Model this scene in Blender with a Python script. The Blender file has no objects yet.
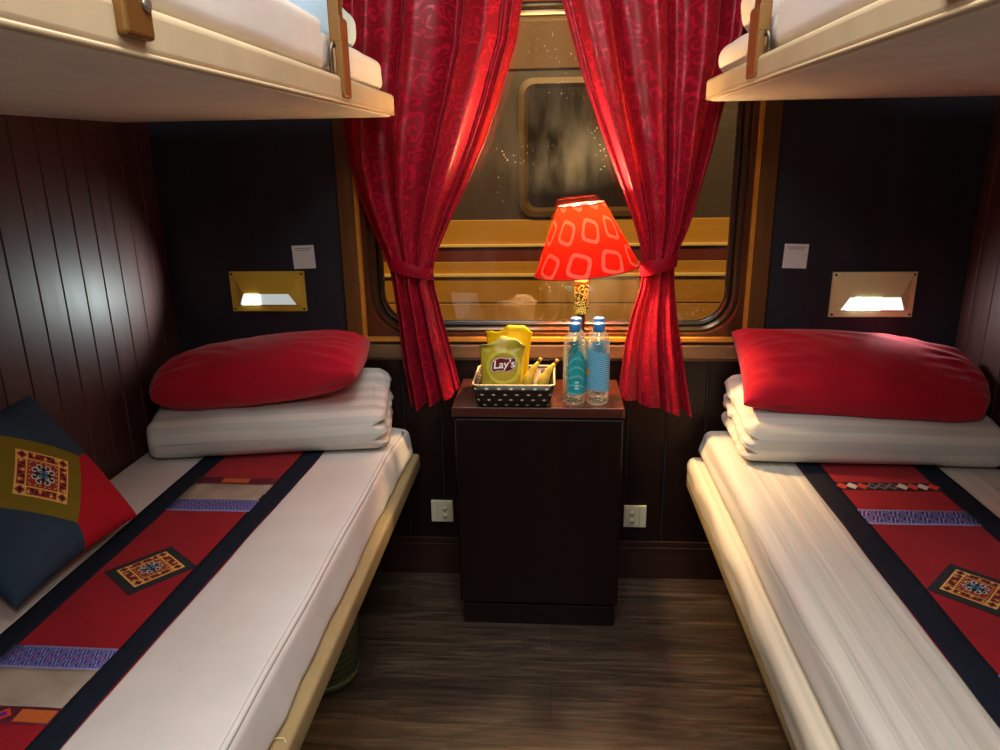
import bpy, bmesh, math, random
from mathutils import Vector, Matrix, Euler, noise
from mathutils.bvhtree import BVHTree
random.seed(7)
PI = math.pi
S = bpy.context.scene
COL = S.collection
V = Vector

# ------------------------------------------------------------------ helpers
def lerp(a, b, t): return a + (b - a) * t
def table(tab, z):
    """smooth interpolation of (z, value) pairs sorted by descending z"""
    if z >= tab[0][0]: return tab[0][1]
    if z <= tab[-1][0]: return tab[-1][1]
    for (z0, a), (z1, b) in zip(tab, tab[1:]):
        if z1 <= z <= z0:
            return lerp(a, b, (z0 - z) / (z0 - z1))
def nz(p, s, seed=0.0):
    return noise.noise(V((p[0] * s + seed, p[1] * s - seed * .7, p[2] * s + seed * 1.3)))

def obj(name, bm, mats, parent=None, smooth=True, loc=None, rot=None):
    me = bpy.data.meshes.new(name)
    bmesh.ops.recalc_face_normals(bm, faces=bm.faces)
    bm.to_mesh(me); bm.free()
    if not isinstance(mats, (list, tuple)): mats = [mats]
    for m in mats: me.materials.append(m)
    for p in me.polygons: p.use_smooth = smooth
    o = bpy.data.objects.new(name, me); COL.objects.link(o)
    if parent: o.parent = parent
    if loc: o.location = loc
    if rot: o.rotation_euler = rot
    return o
def sharp(o, deg=35):
    """smooth shading with sharp edges kept"""
    me = o.data; bm = bmesh.new(); bm.from_mesh(me)
    for e in bm.edges:
        if len(e.link_faces) == 2:
            e.smooth = e.calc_face_angle(0) < math.radians(deg)
    bm.to_mesh(me); bm.free()
    return o
def bevel(o, w=.003, seg=2):
    m = o.modifiers.new('bevel', 'BEVEL'); m.width = w; m.segments = seg; m.limit_method = 'ANGLE'; m.angle_limit = math.radians(40)
    return o
def thing(name, label, cat, loc=(0, 0, 0), rot=(0, 0, 0), group=None):
    o = bpy.data.objects.new(name, None); COL.objects.link(o)
    o.empty_display_size = .05
    o.location = loc; o.rotation_euler = rot
    return tag(o, label, cat, group)
def tag(o, label, cat, group=None):
    o['label'] = label; o['category'] = cat
    if group: o['group'] = group
    return o
def struct(o):
    o['kind'] = 'structure'; return o
def structure_root(name, loc=(0, 0, 0)):
    o = bpy.data.objects.new(name, None); COL.objects.link(o); o.location = loc; return struct(o)
def dup(root, loc, rot=None, label=None):
    def cp(o, par):
        c = o.copy(); COL.objects.link(c); c.parent = par
        for ch in list(o.children): cp(ch, c)
        return c
    r = cp(root, None); r.location = loc
    if rot is not None: r.rotation_euler = rot
    if label: r['label'] = label
    return r

def box(bm, x0, x1, y0, y1, z0, z1, mi=0):
    vs = [bm.verts.new(p) for p in ((x0,y0,z0),(x1,y0,z0),(x1,y1,z0),(x0,y1,z0),(x0,y0,z1),(x1,y0,z1),(x1,y1,z1),(x0,y1,z1))]
    for f in ((0,3,2,1),(4,5,6,7),(0,1,5,4),(1,2,6,5),(2,3,7,6),(3,0,4,7)):
        fc = bm.faces.new([vs[i] for i in f]); fc.material_index = mi
def bx(*a):
    bm = bmesh.new(); box(bm, *a); return bm
def lathe(bm, prof, n=32, c=(0, 0, 0), mi=0, closed=True, uv=False):
    """prof: list of (r, z); spun about z at c"""
    rings = []
    for r, z in prof:
        rings.append([bm.verts.new((c[0] + r*math.cos(2*PI*i/n), c[1] + r*math.sin(2*PI*i/n), c[2] + z)) for i in range(n)])
    L = bm.loops.layers.uv.verify() if uv else None
    for k, (a, b) in enumerate(zip(rings, rings[1:])):
        for i in range(n):
            j = (i + 1) % n
            f = bm.faces.new((a[i], a[j], b[j], b[i])); f.material_index = mi
            if uv:
                us = ((i/n, k/(len(rings)-1)), ((i+1)/n, k/(len(rings)-1)), ((i+1)/n, (k+1)/(len(rings)-1)), (i/n, (k+1)/(len(rings)-1)))
                for lp, q in zip(f.loops, us): lp[L].uv = q
    if closed:
        for r in (rings[0], rings[-1]):
            f = bm.faces.new(r); f.material_index = mi
    return bm
def tube(bm, pts, r, n=8, mi=0, cap=True):
    pts = [V(p) for p in pts]; rings = []
    up = None
    for i, p in enumerate(pts):
        t = (pts[min(i+1, len(pts)-1)] - pts[max(i-1, 0)]).normalized()
        if up is None:
            up = V((0, 0, 1)) if abs(t.z) < .9 else V((1, 0, 0))
        a = t.cross(up).normalized(); up = a.cross(t).normalized()
        rr = r[i] if isinstance(r, (list, tuple)) else r
        rings.append([bm.verts.new(p + a*rr*math.cos(2*PI*k/n) + up*rr*math.sin(2*PI*k/n)) for k in range(n)])
    for a, b in zip(rings, rings[1:]):
        for k in range(n):
            f = bm.faces.new((a[k], a[(k+1) % n], b[(k+1) % n], b[k])); f.material_index = mi
    if cap:
        for rg in (rings[0], rings[-1]): bm.faces.new(rg).material_index = mi
    return bm
def grid(bm, fn, nu, nv, mi=0, wrap=False):
    L = bm.loops.layers.uv.verify()
    vs = [[bm.verts.new(fn(i/nu, j/nv)) for i in range(nu + 1)] for j in range(nv + 1)]
    for j in range(nv):
        for i in range(nu):
            f = bm.faces.new((vs[j][i], vs[j][i+1], vs[j+1][i+1], vs[j+1][i])); f.material_index = mi
            for lp, q in zip(f.loops, ((i,j),(i+1,j),(i+1,j+1),(i,j+1))): lp[L].uv = (q[0]/nu, q[1]/nv)
    return vs
def lines(a, b, r, n, k=4):
    L = b - a; r = min(r, L/2.001)
    e = [r*i/k for i in range(k)]
    mid = [r + (L - 2*r)*i/n for i in range(n + 1)]
    return [a + t for t in e + mid + [L - t for t in reversed(e)]]
def softbox(x0, x1, y0, y1, z0, z1, r, nx, ny, nzz, f=None, k=4):
    """rounded box as one dense skin; f(v) moves every point"""
    bm = bmesh.new()
    X, Y, Z = lines(x0, x1, r, nx, k), lines(y0, y1, r, ny, k), lines(z0, z1, r, nzz, k)
    cache = {}
    def vert(p):
        key = (round(p[0], 6), round(p[1], 6), round(p[2], 6))
        if key in cache: return cache[key]
        rr = min(r, (x1-x0)/2.001, (y1-y0)/2.001, (z1-z0)/2.001)
        c = V((min(max(p[0], x0+rr), x1-rr), min(max(p[1], y0+rr), y1-rr), min(max(p[2], z0+rr), z1-rr)))
        d = V(p) - c
        q = c + d.normalized()*rr if d.length > 1e-9 else V(p)
        if f: q = V(f(q))
        cache[key] = bm.verts.new(q); return cache[key]
    def face(A, B, mk):
        for i in range(len(A)-1):
            for j in range(len(B)-1):
                ps = [mk(A[i],B[j]), mk(A[i+1],B[j]), mk(A[i+1],B[j+1]), mk(A[i],B[j+1])]
                try: bm.faces.new([vert(p) for p in ps])
                except ValueError: pass
    for z in (z0, z1): face(X, Y, lambda a, b: (a, b, z))
    for y in (y0, y1): face(X, Z, lambda a, b: (a, y, b))
    for x in (x0, x1): face(Y, Z, lambda a, b: (x, a, b))
    return bm
def pillow(a, b, T, k1=.07, k2=.08, n=48, f=None, pw=.42, Tb=None, rd=(0., 0.)):
    """cushion in its own xy plane, corners drawn out"""
    bm = bmesh.new(); Tb = T if Tb is None else Tb
    def P(u, v, sgn):
        x = a*u*(1 - k1*(1 - v*v)*abs(u)**3); y = b*v*(1 - k2*(1 - u*u)*abs(v)**3)
        r_ = lerp(rd[0], rd[1], (u + 1)/2); x *= math.sqrt(1 - r_*v*v); y *= math.sqrt(1 - r_*u*u)
        t = max(0, (1 - u*u)*(1 - v*v))**pw
        p = V((x, y, (T if sgn > 0 else -Tb)*t))
        return V(f(p, u, v, sgn)) if f else p
    def cs(i): 
        t = -1 + 2*i/n
        return math.sin(t*PI/2)
    top = [[None]*(n+1) for _ in range(n+1)]; bot = [[None]*(n+1) for _ in range(n+1)]
    for j in range(n+1):
        for i in range(n+1):
            u, v = cs(i), cs(j)
            top[j][i] = bm.verts.new(P(u, v, 1))
            bot[j][i] = top[j][i] if (i in (0, n) or j in (0, n)) else bm.verts.new(P(u, v, -1))
    L = bm.loops.layers.uv.verify()
    for g in (top, bot):
        for j in range(n):
            for i in range(n):
                fc = bm.faces.new((g[j][i], g[j][i+1], g[j+1][i+1], g[j+1][i]))
                for lp, q in zip(fc.loops, ((i,j),(i+1,j),(i+1,j+1),(i,j+1))): lp[L].uv = ((cs(q[0])+1)/2, (cs(q[1])+1)/2)
    return bm
def rrect(hx0, hx1, z0, z1, r, n=10):
    """loop of (x, z) round a rounded rectangle, always 4*(n+1) points"""
    r = max(r, 1e-4); pts = []
    for cx, cz, a0 in ((hx1-r, z1-r, 0), (hx0+r, z1-r, PI/2), (hx0+r, z0+r, PI), (hx1-r, z0+r, 3*PI/2)):
        for i in range(n+1):
            a = a0 + PI/2*i/n
            pts.append((cx + r*math.cos(a), cz + r*math.sin(a)))
    return pts
def ring(bm, loops, n=10, close=True, mi=0):
    """loops: (x0,x1,z0,z1,r,y): a moulding swept round a rounded rectangle"""
    L = [[bm.verts.new((x, l[5], z)) for x, z in rrect(*l[:5], n)] for l in loops]
    seq = list(zip(L, L[1:])) + ([(L[-1], L[0])] if close else [])
    for a, b in seq:
        m = len(a)
        for i in range(m):
            f = bm.faces.new((a[i], a[(i+1) % m], b[(i+1) % m], b[i])); f.material_index = mi
    return bm
def text_bm(s, size, shear=0., bold=0.):
    cu = bpy.data.curves.new('txt', 'FONT'); cu.body = s; cu.size = size; cu.shear = shear; cu.offset = bold
    cu.align_x = 'CENTER'; cu.align_y = 'CENTER'; cu.resolution_u = 3
    o = bpy.data.objects.new('txt', cu); COL.objects.link(o)
    dg = bpy.context.evaluated_depsgraph_get()
    me = bpy.data.meshes.new_from_object(o.evaluated_get(dg))
    bm = bmesh.new(); bm.from_mesh(me)
    bpy.data.objects.remove(o); bpy.data.meshes.remove(me); bpy.data.curves.remove(cu)
    return bm

# ------------------------------------------------------------------ materials
class MT:
    def __init__(s, name):
        s.m = bpy.data.materials.new(name); s.m.use_nodes = True
        s.t = s.m.node_tree; s.b = s.t.nodes['Principled BSDF']; s.o = s.t.nodes['Material Output']
    def n(s, typ, ins=None, **pr):
        nd = s.t.nodes.new(typ)
        for k, v in pr.items(): setattr(nd, k, v)
        for k, v in (ins or {}).items(): s.set(nd.inputs[k], v)
        return nd
    def set(s, sock, v):
        if hasattr(v, 'is_output') or isinstance(v, bpy.types.NodeSocket): s.t.links.new(v, sock)
        else:
            if isinstance(v, tuple) and len(v) == 3 and sock.type == 'RGBA': v = (*v, 1)
            sock.default_value = v
    def p(s, **kw):
        for k, v in kw.items(): s.set(s.b.inputs[k.replace('_', ' ')], v)
        return s
    def mth(s, op, a, b=0., c=0.):
        nd = s.t.nodes.new('ShaderNodeMath'); nd.operation = op
        s.set(nd.inputs[0], a); s.set(nd.inputs[1], b); s.set(nd.inputs[2], c)
        return nd.outputs[0]
    def mix(s, f, a, b):
        nd = s.t.nodes.new('ShaderNodeMix'); nd.data_type = 'RGBA'
        s.set(nd.inputs[0], f); s.set(nd.inputs[6], a); s.set(nd.inputs[7], b)
        return nd.outputs[2]
    def coord(s, kind='Object', scale=(1, 1, 1), rot=(0, 0, 0), loc=(0, 0, 0)):
        tc = s.n('ShaderNodeTexCoord')
        mp = s.n('ShaderNodeMapping', {'Vector': tc.outputs[kind], 'Scale': scale, 'Rotation': rot, 'Location': loc})
        return mp.outputs[0]
    def xyz(s, v):
        x = s.n('ShaderNodeSeparateXYZ', {0: v}); return x.outputs[0], x.outputs[1], x.outputs[2]
    def noise(s, v, sc, det=3, rough=.55, dist=0.):
        return s.n('ShaderNodeTexNoise', {'Vector': v, 'Scale': sc, 'Detail': det, 'Roughness': rough, 'Distortion': dist}).outputs[0]
    def ramp(s, f, stops, interp='LINEAR'):
        nd = s.n('ShaderNodeValToRGB', {0: f}); cr = nd.color_ramp; cr.interpolation = interp
        while len(cr.elements) < len(stops): cr.elements.new(.5)
        for e, (p, c) in zip(cr.elements, stops):
            e.position = p; e.color = (*c, 1) if len(c) == 3 else c
        return nd.outputs[0]
    def bump(s, h, st=.3, d=.002):
        nd = s.n('ShaderNodeBump', {'Height': h, 'Strength': st, 'Distance': d}); s.set(s.b.inputs['Normal'], nd.outputs[0]); return s

def srgb(r, g, b):
    f = lambda c: (c/255/12.92 if c/255 <= .04045 else ((c/255 + .055)/1.055)**2.4)
    return (f(r), f(g), f(b))
def plain(name, col, rough=.5, metal=0., spec=.5, **kw):
    m = MT(name); m.p(Base_Color=col, Roughness=rough, Metallic=metal, Specular_IOR_Level=spec, **kw)
    return m.m
def fabric(name, col, col2=None, rough=.85, weave=900, st=.25, sheen=.0, fold=0., kind='Object'):
    m = MT(name); c = m.coord(kind)
    nn = m.noise(c, 9, 4); f = m.ramp(nn, [(.3, (0, 0, 0)), (.7, (1, 1, 1))])
    m.p(Base_Color=m.mix(f, col, col2 or tuple(x*.88 for x in col)), Roughness=rough, Specular_IOR_Level=.2, Sheen_Weight=sheen)
    h = m.noise(c, weave, 1)
    if fold: h = m.mth('ADD', m.mth('MULTIPLY', h, .25), m.mth('MULTIPLY', m.noise(c, fold, 3, .5, .6), 1.))
    m.bump(h, st, .0015 if not fold else .004)
    return m.m
def glow(name, col, st):
    m = MT(name); m.p(Base_Color=(.8, .8, .8), Emission_Color=col, Emission_Strength=st, Roughness=.4); return m.m

def wood_varnish(name, c1, c2, rough=.32, axis='z', scale=1., spec=.5):
    m = MT(name)
    sc = {'z': (22, 22, 1.6), 'x': (1.6, 22, 22), 'y': (22, 1.6, 22)}[axis]
    c = m.coord('Object', tuple(k*scale for k in sc))
    g = m.noise(c, 1.6, 5, .6, .4)
    m.p(Base_Color=m.mix(m.ramp(g, [(.35, (0, 0, 0)), (.68, (1, 1, 1))]), c1, c2), Roughness=m.mth('ADD', m.mth('MULTIPLY', g, .12), rough - .06), Specular_IOR_Level=spec)
    m.bump(g, .12, .001)
    return m.m

mat_plank_l = wood_varnish('left_wall_dark_red_wood', srgb(62, 32, 31), srgb(74, 40, 38), .5)
mat_plank_far = wood_varnish('far_wall_dark_laminate', srgb(36, 37, 46), srgb(42, 43, 53), .45)
mat_low_plank = wood_varnish('wainscot_dark_wood', srgb(22, 10, 9), srgb(28, 13, 11), .42, 'z', 1., .3)
mat_cas = wood_varnish('window_casing_wood', srgb(92, 58, 26), srgb(118, 74, 30), .38)
mat_cas_dark = wood_varnish('window_casing_inner_wood', srgb(70, 36, 16), srgb(88, 48, 20), .34)
mat_cas_light = wood_varnish('window_trim_amber_wood', srgb(190, 124, 44), srgb(206, 140, 52), .3, 'x')
mat_sill = wood_varnish('sill_brown_wood', srgb(96, 70, 46), srgb(120, 90, 60), .38, 'x')
mat_base = wood_varnish('baseboard_wood', srgb(40, 20, 15), srgb(52, 26, 18), .4, 'x')
mat_ceiling = plain('ceiling_paint', (.72, .70, .66), .6)
mat_near = wood_varnish('near_wall_wood', srgb(70, 40, 30), srgb(84, 50, 38), .4)

def make_floor():
    m = MT('floor_dark_laminate')
    c = m.coord('Object')
    br = m.n('ShaderNodeTexBrick', {'Vector': c, 'Color1': (0, 0, 0), 'Color2': (1, 1, 1), 'Mortar': (.5, .5, .5), 'Scale': 1., 'Mortar Size': .0009, 'Mortar Smooth': .2, 'Bias': 0., 'Brick Width': 1.22, 'Row Height': .126}, offset=.37, offset_frequency=2)
    tone = br.outputs['Color']
    g1 = m.noise(m.coord('Object', (1.5, 15, 1)), 2.0, 6, .66, 1.6)
    g2 = m.noise(m.coord('Object', (3, 70, 1)), 3., 3, .6, .3)
    g = m.mth('ADD', m.mth('MULTIPLY', g1, .75), m.mth('MULTIPLY', g2, .25))
    col = m.ramp(g, [(.34, srgb(28, 21, 16)), (.5, srgb(64, 52, 42)), (.68, srgb(100, 85, 70))])
    col = m.mix(m.mth('MULTIPLY', tone, .5), col, srgb(46, 35, 27))
    col = m.mix(m.mth('MULTIPLY', br.outputs['Fac'], .6), col, srgb(22, 16, 12))
    m.p(Base_Color=col, Roughness=m.mth('ADD', m.mth('MULTIPLY', g, .2), .3), Specular_IOR_Level=.45)
    m.bump(m.mth('SUBTRACT', g, m.mth('MULTIPLY', br.outputs['Fac'], 1.5)), .18, .002)
    return m.m
mat_floor = make_floor()

mat_rubber = plain('black_rubber', srgb(26, 22, 18), .35)
mat_alu = plain('worn_aluminium', srgb(150, 130, 100), .32, .9)
mat_alu_dark = plain('bronzed_aluminium', srgb(92, 74, 50), .34, .8)
def make_glass():
    m = MT('train_window_glass'); t = m.t
    c = m.coord('Object')
    tr = m.n('ShaderNodeBsdfTransparent', {'Color': (.93, .93, .9)})
    gl = m.n('ShaderNodeBsdfGlossy', {'Roughness': .012, 'Color': (1, 1, 1)})
    fr = m.n('ShaderNodeFresnel', {'IOR': 1.55})
    a = m.n('ShaderNodeMixShader', {0: m.mth('MULTIPLY', fr.outputs[0], 1.9), 1: tr.outputs[0], 2: gl.outputs[0]})
    sp = m.n('ShaderNodeTexVoronoi', {'Vector': c, 'Scale': 95.}, feature='F1')
    spot = m.mth('LESS_THAN', sp.outputs['Distance'], .13)
    patch = m.ramp(m.noise(c, 4.5, 3, .6), [(.47, (0, 0, 0)), (.62, (1, 1, 1))])
    hz = m.ramp(m.noise(m.coord('Object', (3, 1, 1)), 5, 4), [(.35, (.0,) * 3), (.8, (.05,) * 3)])
    f = m.mth('MAXIMUM', m.mth('MULTIPLY', m.mth('MULTIPLY', spot, patch), .7), hz)
    df = m.n('ShaderNodeBsdfDiffuse', {'Color': (.7, .66, .58)})
    b = m.n('ShaderNodeMixShader', {0: f, 1: a.outputs[0], 2: df.outputs[0]})
    t.links.new(b.outputs[0], m.o.inputs[0])
    return m.m
mat_pane = make_glass()

def make_curtain():
    m = MT('crimson_damask_satin')
    uv = m.coord('UV', (16, 26, 1))
    w = m.n('ShaderNodeTexNoise', {'Vector': uv, 'Scale': .8, 'Detail': 2.})
    dv = m.n('ShaderNodeVectorMath', {0: w.outputs['Color'], 1: (.5, .5, .5)}, operation='SUBTRACT')
    dv2 = m.n('ShaderNodeVectorMath', {0: dv.outputs[0], 'Scale': 1.1}, operation='SCALE')
    vv = m.n('ShaderNodeVectorMath', {0: uv, 1: dv2.outputs[0]}, operation='ADD')
    vo = m.n('ShaderNodeTexVoronoi', {'Vector': vv.outputs[0], 'Scale': 1.05, 'Randomness': .75}, feature='F1')
    pos = m.n('ShaderNodeVectorMath', {0: vv.outputs[0], 1: vo.outputs['Position']}, operation='SUBTRACT')
    px, py, _ = m.xyz(pos.outputs[0])
    ang = m.mth('ARCTAN2', py, px)
    sw = m.mth('SINE', m.mth('ADD', m.mth('MULTIPLY', vo.outputs['Distance'], 17.), m.mth('MULTIPLY', ang, 1.)))
    mask = m.ramp(sw, [(.4, (0, 0, 0)), (.6, (1, 1, 1))])
    lim = m.ramp(vo.outputs['Distance'], [(.62, (1, 1, 1)), (.74, (0, 0, 0))])
    mask = m.mth('MULTIPLY', mask, lim)
    base = m.mix(mask, srgb(126, 7, 27), srgb(176, 18, 52))
    m.p(Base_Color=base, Roughness=m.mth('SUBTRACT', .46, m.mth('MULTIPLY', mask, .18)), Specular_IOR_Level=.4, Sheen_Weight=.15, Sheen_Tint=(*srgb(255, 90, 120), 1))
    m.bump(m.mth('ADD', mask, m.mth('MULTIPLY', m.noise(m.coord('UV', (200, 420, 1)), 1, 1), .4)), .2, .001)
    tl = m.n('ShaderNodeBsdfTranslucent', {'Color': (*srgb(240, 58, 28), 1)})
    mx = m.n('ShaderNodeMixShader', {0: .16, 1: m.b.outputs[0], 2: tl.outputs[0]})
    m.t.links.new(mx.outputs[0], m.o.inputs[0])
    return m.m
mat_curtain = make_curtain()
mat_tie = fabric('crimson_satin_tie', srgb(140, 5, 30), srgb(124, 4, 26), .42, 600, .2)

def make_shade():
    m = MT('red_shade_fabric_with_rings')
    u, v, _ = m.xyz(m.coord('UV', (9, 2.15, 1), (0, 0, 0), (0, .12, 0)))
    row = m.mth('FLOOR', v)
    u2 = m.mth('ADD', u, m.mth('MULTIPLY', row, .5))
    fx = m.mth('SUBTRACT', m.mth('FRACT', u2), .5); fy = m.mth('SUBTRACT', m.mth('FRACT', v), .5)
    fx = m.mth('MULTIPLY', fx, 1.05)
    ca, sa = math.cos(.3), math.sin(.3)
    rx = m.mth('SUBTRACT', m.mth('MULTIPLY', fx, ca), m.mth('MULTIPLY', fy, sa))
    ry = m.mth('ADD', m.mth('MULTIPLY', fx, sa), m.mth('MULTIPLY', fy, ca))
    d = m.mth('POWER', m.mth('ADD', m.mth('POWER', m.mth('ABSOLUTE', rx), 4.), m.mth('POWER', m.mth('ABSOLUTE', ry), 4.)), .25)
    rg = m.mth('MULTIPLY', m.mth('GREATER_THAN', d, .25), m.mth('LESS_THAN', d, .36))
    col = m.mix(m.mth('MULTIPLY', rg, .3), srgb(190, 18, 16), srgb(250, 160, 140))
    df = m.n('ShaderNodeBsdfDiffuse', {'Color': col}); tl = m.n('ShaderNodeBsdfTranslucent', {'Color': m.mix(m.mth('MULTIPLY', rg, .13), srgb(222, 42, 16), srgb(250, 120, 96))})
    mx = m.n('ShaderNodeMixShader', {0: .048, 1: df.outputs[0], 2: tl.outputs[0]})
    m.t.links.new(mx.outputs[0], m.o.inputs[0])
    return m.m
mat_shade = make_shade()
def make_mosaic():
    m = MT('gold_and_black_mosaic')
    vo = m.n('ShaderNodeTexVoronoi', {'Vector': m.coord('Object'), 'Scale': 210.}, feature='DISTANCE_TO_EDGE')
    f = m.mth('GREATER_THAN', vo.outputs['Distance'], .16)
    m.p(Base_Color=m.mix(f, srgb(30, 18, 8), srgb(236, 196, 70)), Roughness=.35, Emission_Color=m.mix(f, srgb(20, 12, 4), srgb(236, 206, 84)), Emission_Strength=.8); return m.m  # emission added to brighten the neck, which the bulb barely reaches
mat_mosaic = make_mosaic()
mat_gold = plain('pale_gold', srgb(226, 190, 110), .3, .6)
mat_stem = plain('dark_lamp_wood', srgb(46, 20, 14), .35)

mat_vinyl_tan = fabric('tan_vinyl', srgb(168, 148, 106), srgb(156, 136, 96), .5, 500, .15)
mat_vinyl_cream = fabric('cream_vinyl', srgb(206, 186, 150), srgb(192, 172, 138), .48, 420, .12)
mat_under = fabric('grey_beige_underside', srgb(236, 228, 212), srgb(222, 214, 198), .62, 260, .2)
mat_piping = plain('tan_piping', srgb(200, 174, 136), .45)
mat_sheet = fabric('white_cotton_sheet', srgb(224, 217, 212), srgb(216, 209, 204), .8, 1200, .12, fold=7)
def make_striped(name, col, col2, axis, period, duty=.5, kind='Object', fold=9., st=.25, crease=0.):
    m = MT(name); c = m.coord(kind); q_ = m.xyz(c)
    ch = m.mth('ADD', q_[1], q_[2]) if axis == 'fold' else q_['xyz'.index(axis)]
    s_ = m.mth('SINE', m.mth('MULTIPLY', ch, 2*PI/period)); f = m.mth('GREATER_THAN', s_, math.cos(PI*duty))
    nn = m.noise(c, 6, 3)
    m.p(Base_Color=m.mix(f, col, col2), Roughness=m.mth('SUBTRACT', .8, m.mth('MULTIPLY', f, .28)), Specular_IOR_Level=.25)
    h = m.mth('ADD', m.mth('MULTIPLY', m.noise(c, fold, 3, .5, .7), 1.), m.mth('MULTIPLY', f, .05))
    if crease:                                              # ironed pleats running along the bed
        wob = m.mth('MULTIPLY', m.noise(m.coord(kind, (3, .9, 1)), 2., 2), .03)
        w_ = m.mth('POWER', m.mth('ABSOLUTE', m.mth('SINE', m.mth('MULTIPLY', m.mth('ADD', ch, wob), PI/(period*.9)))), .22)
        amp = m.ramp(m.noise(m.coord(kind, (16, .7, 1)), 2., 2), [(.38, (0,)*3), (.62, (1,)*3)])
        h = m.mth('ADD', h, m.mth('MULTIPLY', m.mth('MULTIPLY', w_, amp), crease))
    m.bump(h, st, .006)
    return m.m
mat_sheet_str = make_striped('striped_satin_sheet', srgb(216, 212, 202), srgb(208, 205, 195), 'x', .034, .4, fold=5., st=.4, crease=.9)
mat_ledge_str = make_striped('cream_striped_satin', srgb(218, 210, 188), srgb(210, 202, 180), 'x', .02, .4, fold=5.)
mat_quilt = make_striped('striped_satin_quilt', srgb(216, 213, 205), srgb(200, 199, 193), 'fold', .056, .5, fold=12., st=.3)
mat_red = fabric('red_cotton_pillowcase', srgb(198, 20, 48), srgb(178, 15, 40), .85, 900, .6, .15, fold=15)
mat_run_red = fabric('crimson_runner_velvet', srgb(162, 18, 34), srgb(142, 13, 29), .8, 700, .25, .1)
mat_navy = fabric('navy_cotton', srgb(25, 32, 46), srgb(21, 27, 40), .9, 800, .25)
mat_indigo = fabric('indigo_cushion_cotton', srgb(36, 58, 82), srgb(28, 46, 68), .88, 700, .3, .06, fold=14)
mat_cush_red = fabric('red_cushion_cotton', srgb(166, 20, 36), srgb(148, 16, 32), .85, 700, .3, .06, fold=14)
mat_olive = fabric('olive_cushion_cotton', srgb(112, 98, 24), srgb(98, 86, 20), .85, 700, .3)
mat_linen = fabric('undyed_linen', srgb(180, 166, 150), srgb(140, 126, 110), .95, 330, .5)
def make_ribbon(name, a, b, c3, sc):
    m = MT(name); u, v, _ = m.xyz(m.coord('UV', (sc, 1, 1)))
    fu = m.mth('SUBTRACT', m.mth('FRACT', u), .5); fv = m.mth('SUBTRACT', v, .5)
    d = m.mth('ADD', m.mth('ABSOLUTE', fu), m.mth('MULTIPLY', m.mth('ABSOLUTE', fv), .8))
    nn = m.noise(m.coord('UV', (sc*4.2, 4.6, 1)), 2.2, 3, .6)
    t1 = m.mth('GREATER_THAN', m.mth('ADD', m.mth('MULTIPLY', m.mth('SINE', m.mth('MULTIPLY', d, 26.)), .3), nn), .60)
    k = m.mth('LESS_THAN', m.mth('ADD', d, m.mth('MULTIPLY', nn, .25)), .36)
    col = m.mix(t1, a, m.mix(k, b, c3))
    edge = m.mth('GREATER_THAN', m.mth('ABSOLUTE', fv), .42)
    m.p(Base_Color=m.mix(edge, col, b), Roughness=.75); return m.m
mat_rib_purple = make_ribbon('purple_woven_ribbon', srgb(44, 50, 128), srgb(140, 140, 196), srgb(176, 96, 150), 8)
mat_rib_blue = make_ribbon('blue_woven_ribbon', srgb(34, 34, 110), srgb(150, 150, 200), srgb(110, 110, 180), 7)
mat_rib_maroon = make_ribbon('maroon_woven_ribbon', srgb(70, 8, 26), srgb(110, 20, 40), srgb(130, 30, 60), 8)
E_YEL = plain('yellow_thread', srgb(242, 198, 104), .7)
E_RED = plain('red_thread', srgb(160, 44, 30), .75)
E_DRED = plain('dark_red_thread', srgb(96, 20, 24), .75)
E_BLK = plain('black_thread', srgb(24, 22, 30), .8)
E_WHT = plain('white_thread', srgb(218, 208, 204), .7)
E_BLU = plain('blue_thread', srgb(74, 142, 190), .7)
E_NAVY = plain('dark_slate_cloth', srgb(34, 36, 42), .85)
E_ORG = plain('orange_thread', srgb(196, 96, 40), .7)
E_PUR = plain('purple_thread', srgb(96, 40, 130), .7)
E_PNK = plain('coral_thread', srgb(214, 58, 52), .7)

mat_cab = wood_varnish('cabinet_black_brown', srgb(19, 8, 7), srgb(24, 11, 9), .34, 'z', .6, .3)
mat_cab_top = wood_varnish('cabinet_top_dark_wood', srgb(58, 28, 20), srgb(74, 38, 26), .25, 'x')
mat_brass = plain('brushed_brass', srgb(232, 194, 70), .42, .1)
mat_brass_pale = plain('yellowed_enamel', srgb(248, 232, 172), .45, 0.)
mat_screw = plain('screw_steel', srgb(170, 166, 150), .3, .8)
mat_screw_dark = plain('dark_screw', srgb(60, 48, 24), .5, .3)
mat_brk = plain('bronze_bracket', srgb(122, 84, 34), .38, .35)
mat_brk_edge = plain('worn_copper_edge', srgb(146, 88, 42), .36, .2)
mat_steel = plain('grey_hook_steel', srgb(120, 110, 98), .35, .8)
mat_socket = plain('ivory_plastic', srgb(206, 198, 170), .45)
mat_socket_dk = plain('ivory_joint_line', srgb(120, 110, 86), .5)  # darker ivory for the joint line on the socket plates
mat_paper = plain('white_sticker_paper', srgb(236, 236, 236), .7)
mat_print = plain('faint_grey_print', srgb(150, 150, 152), .7)

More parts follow.
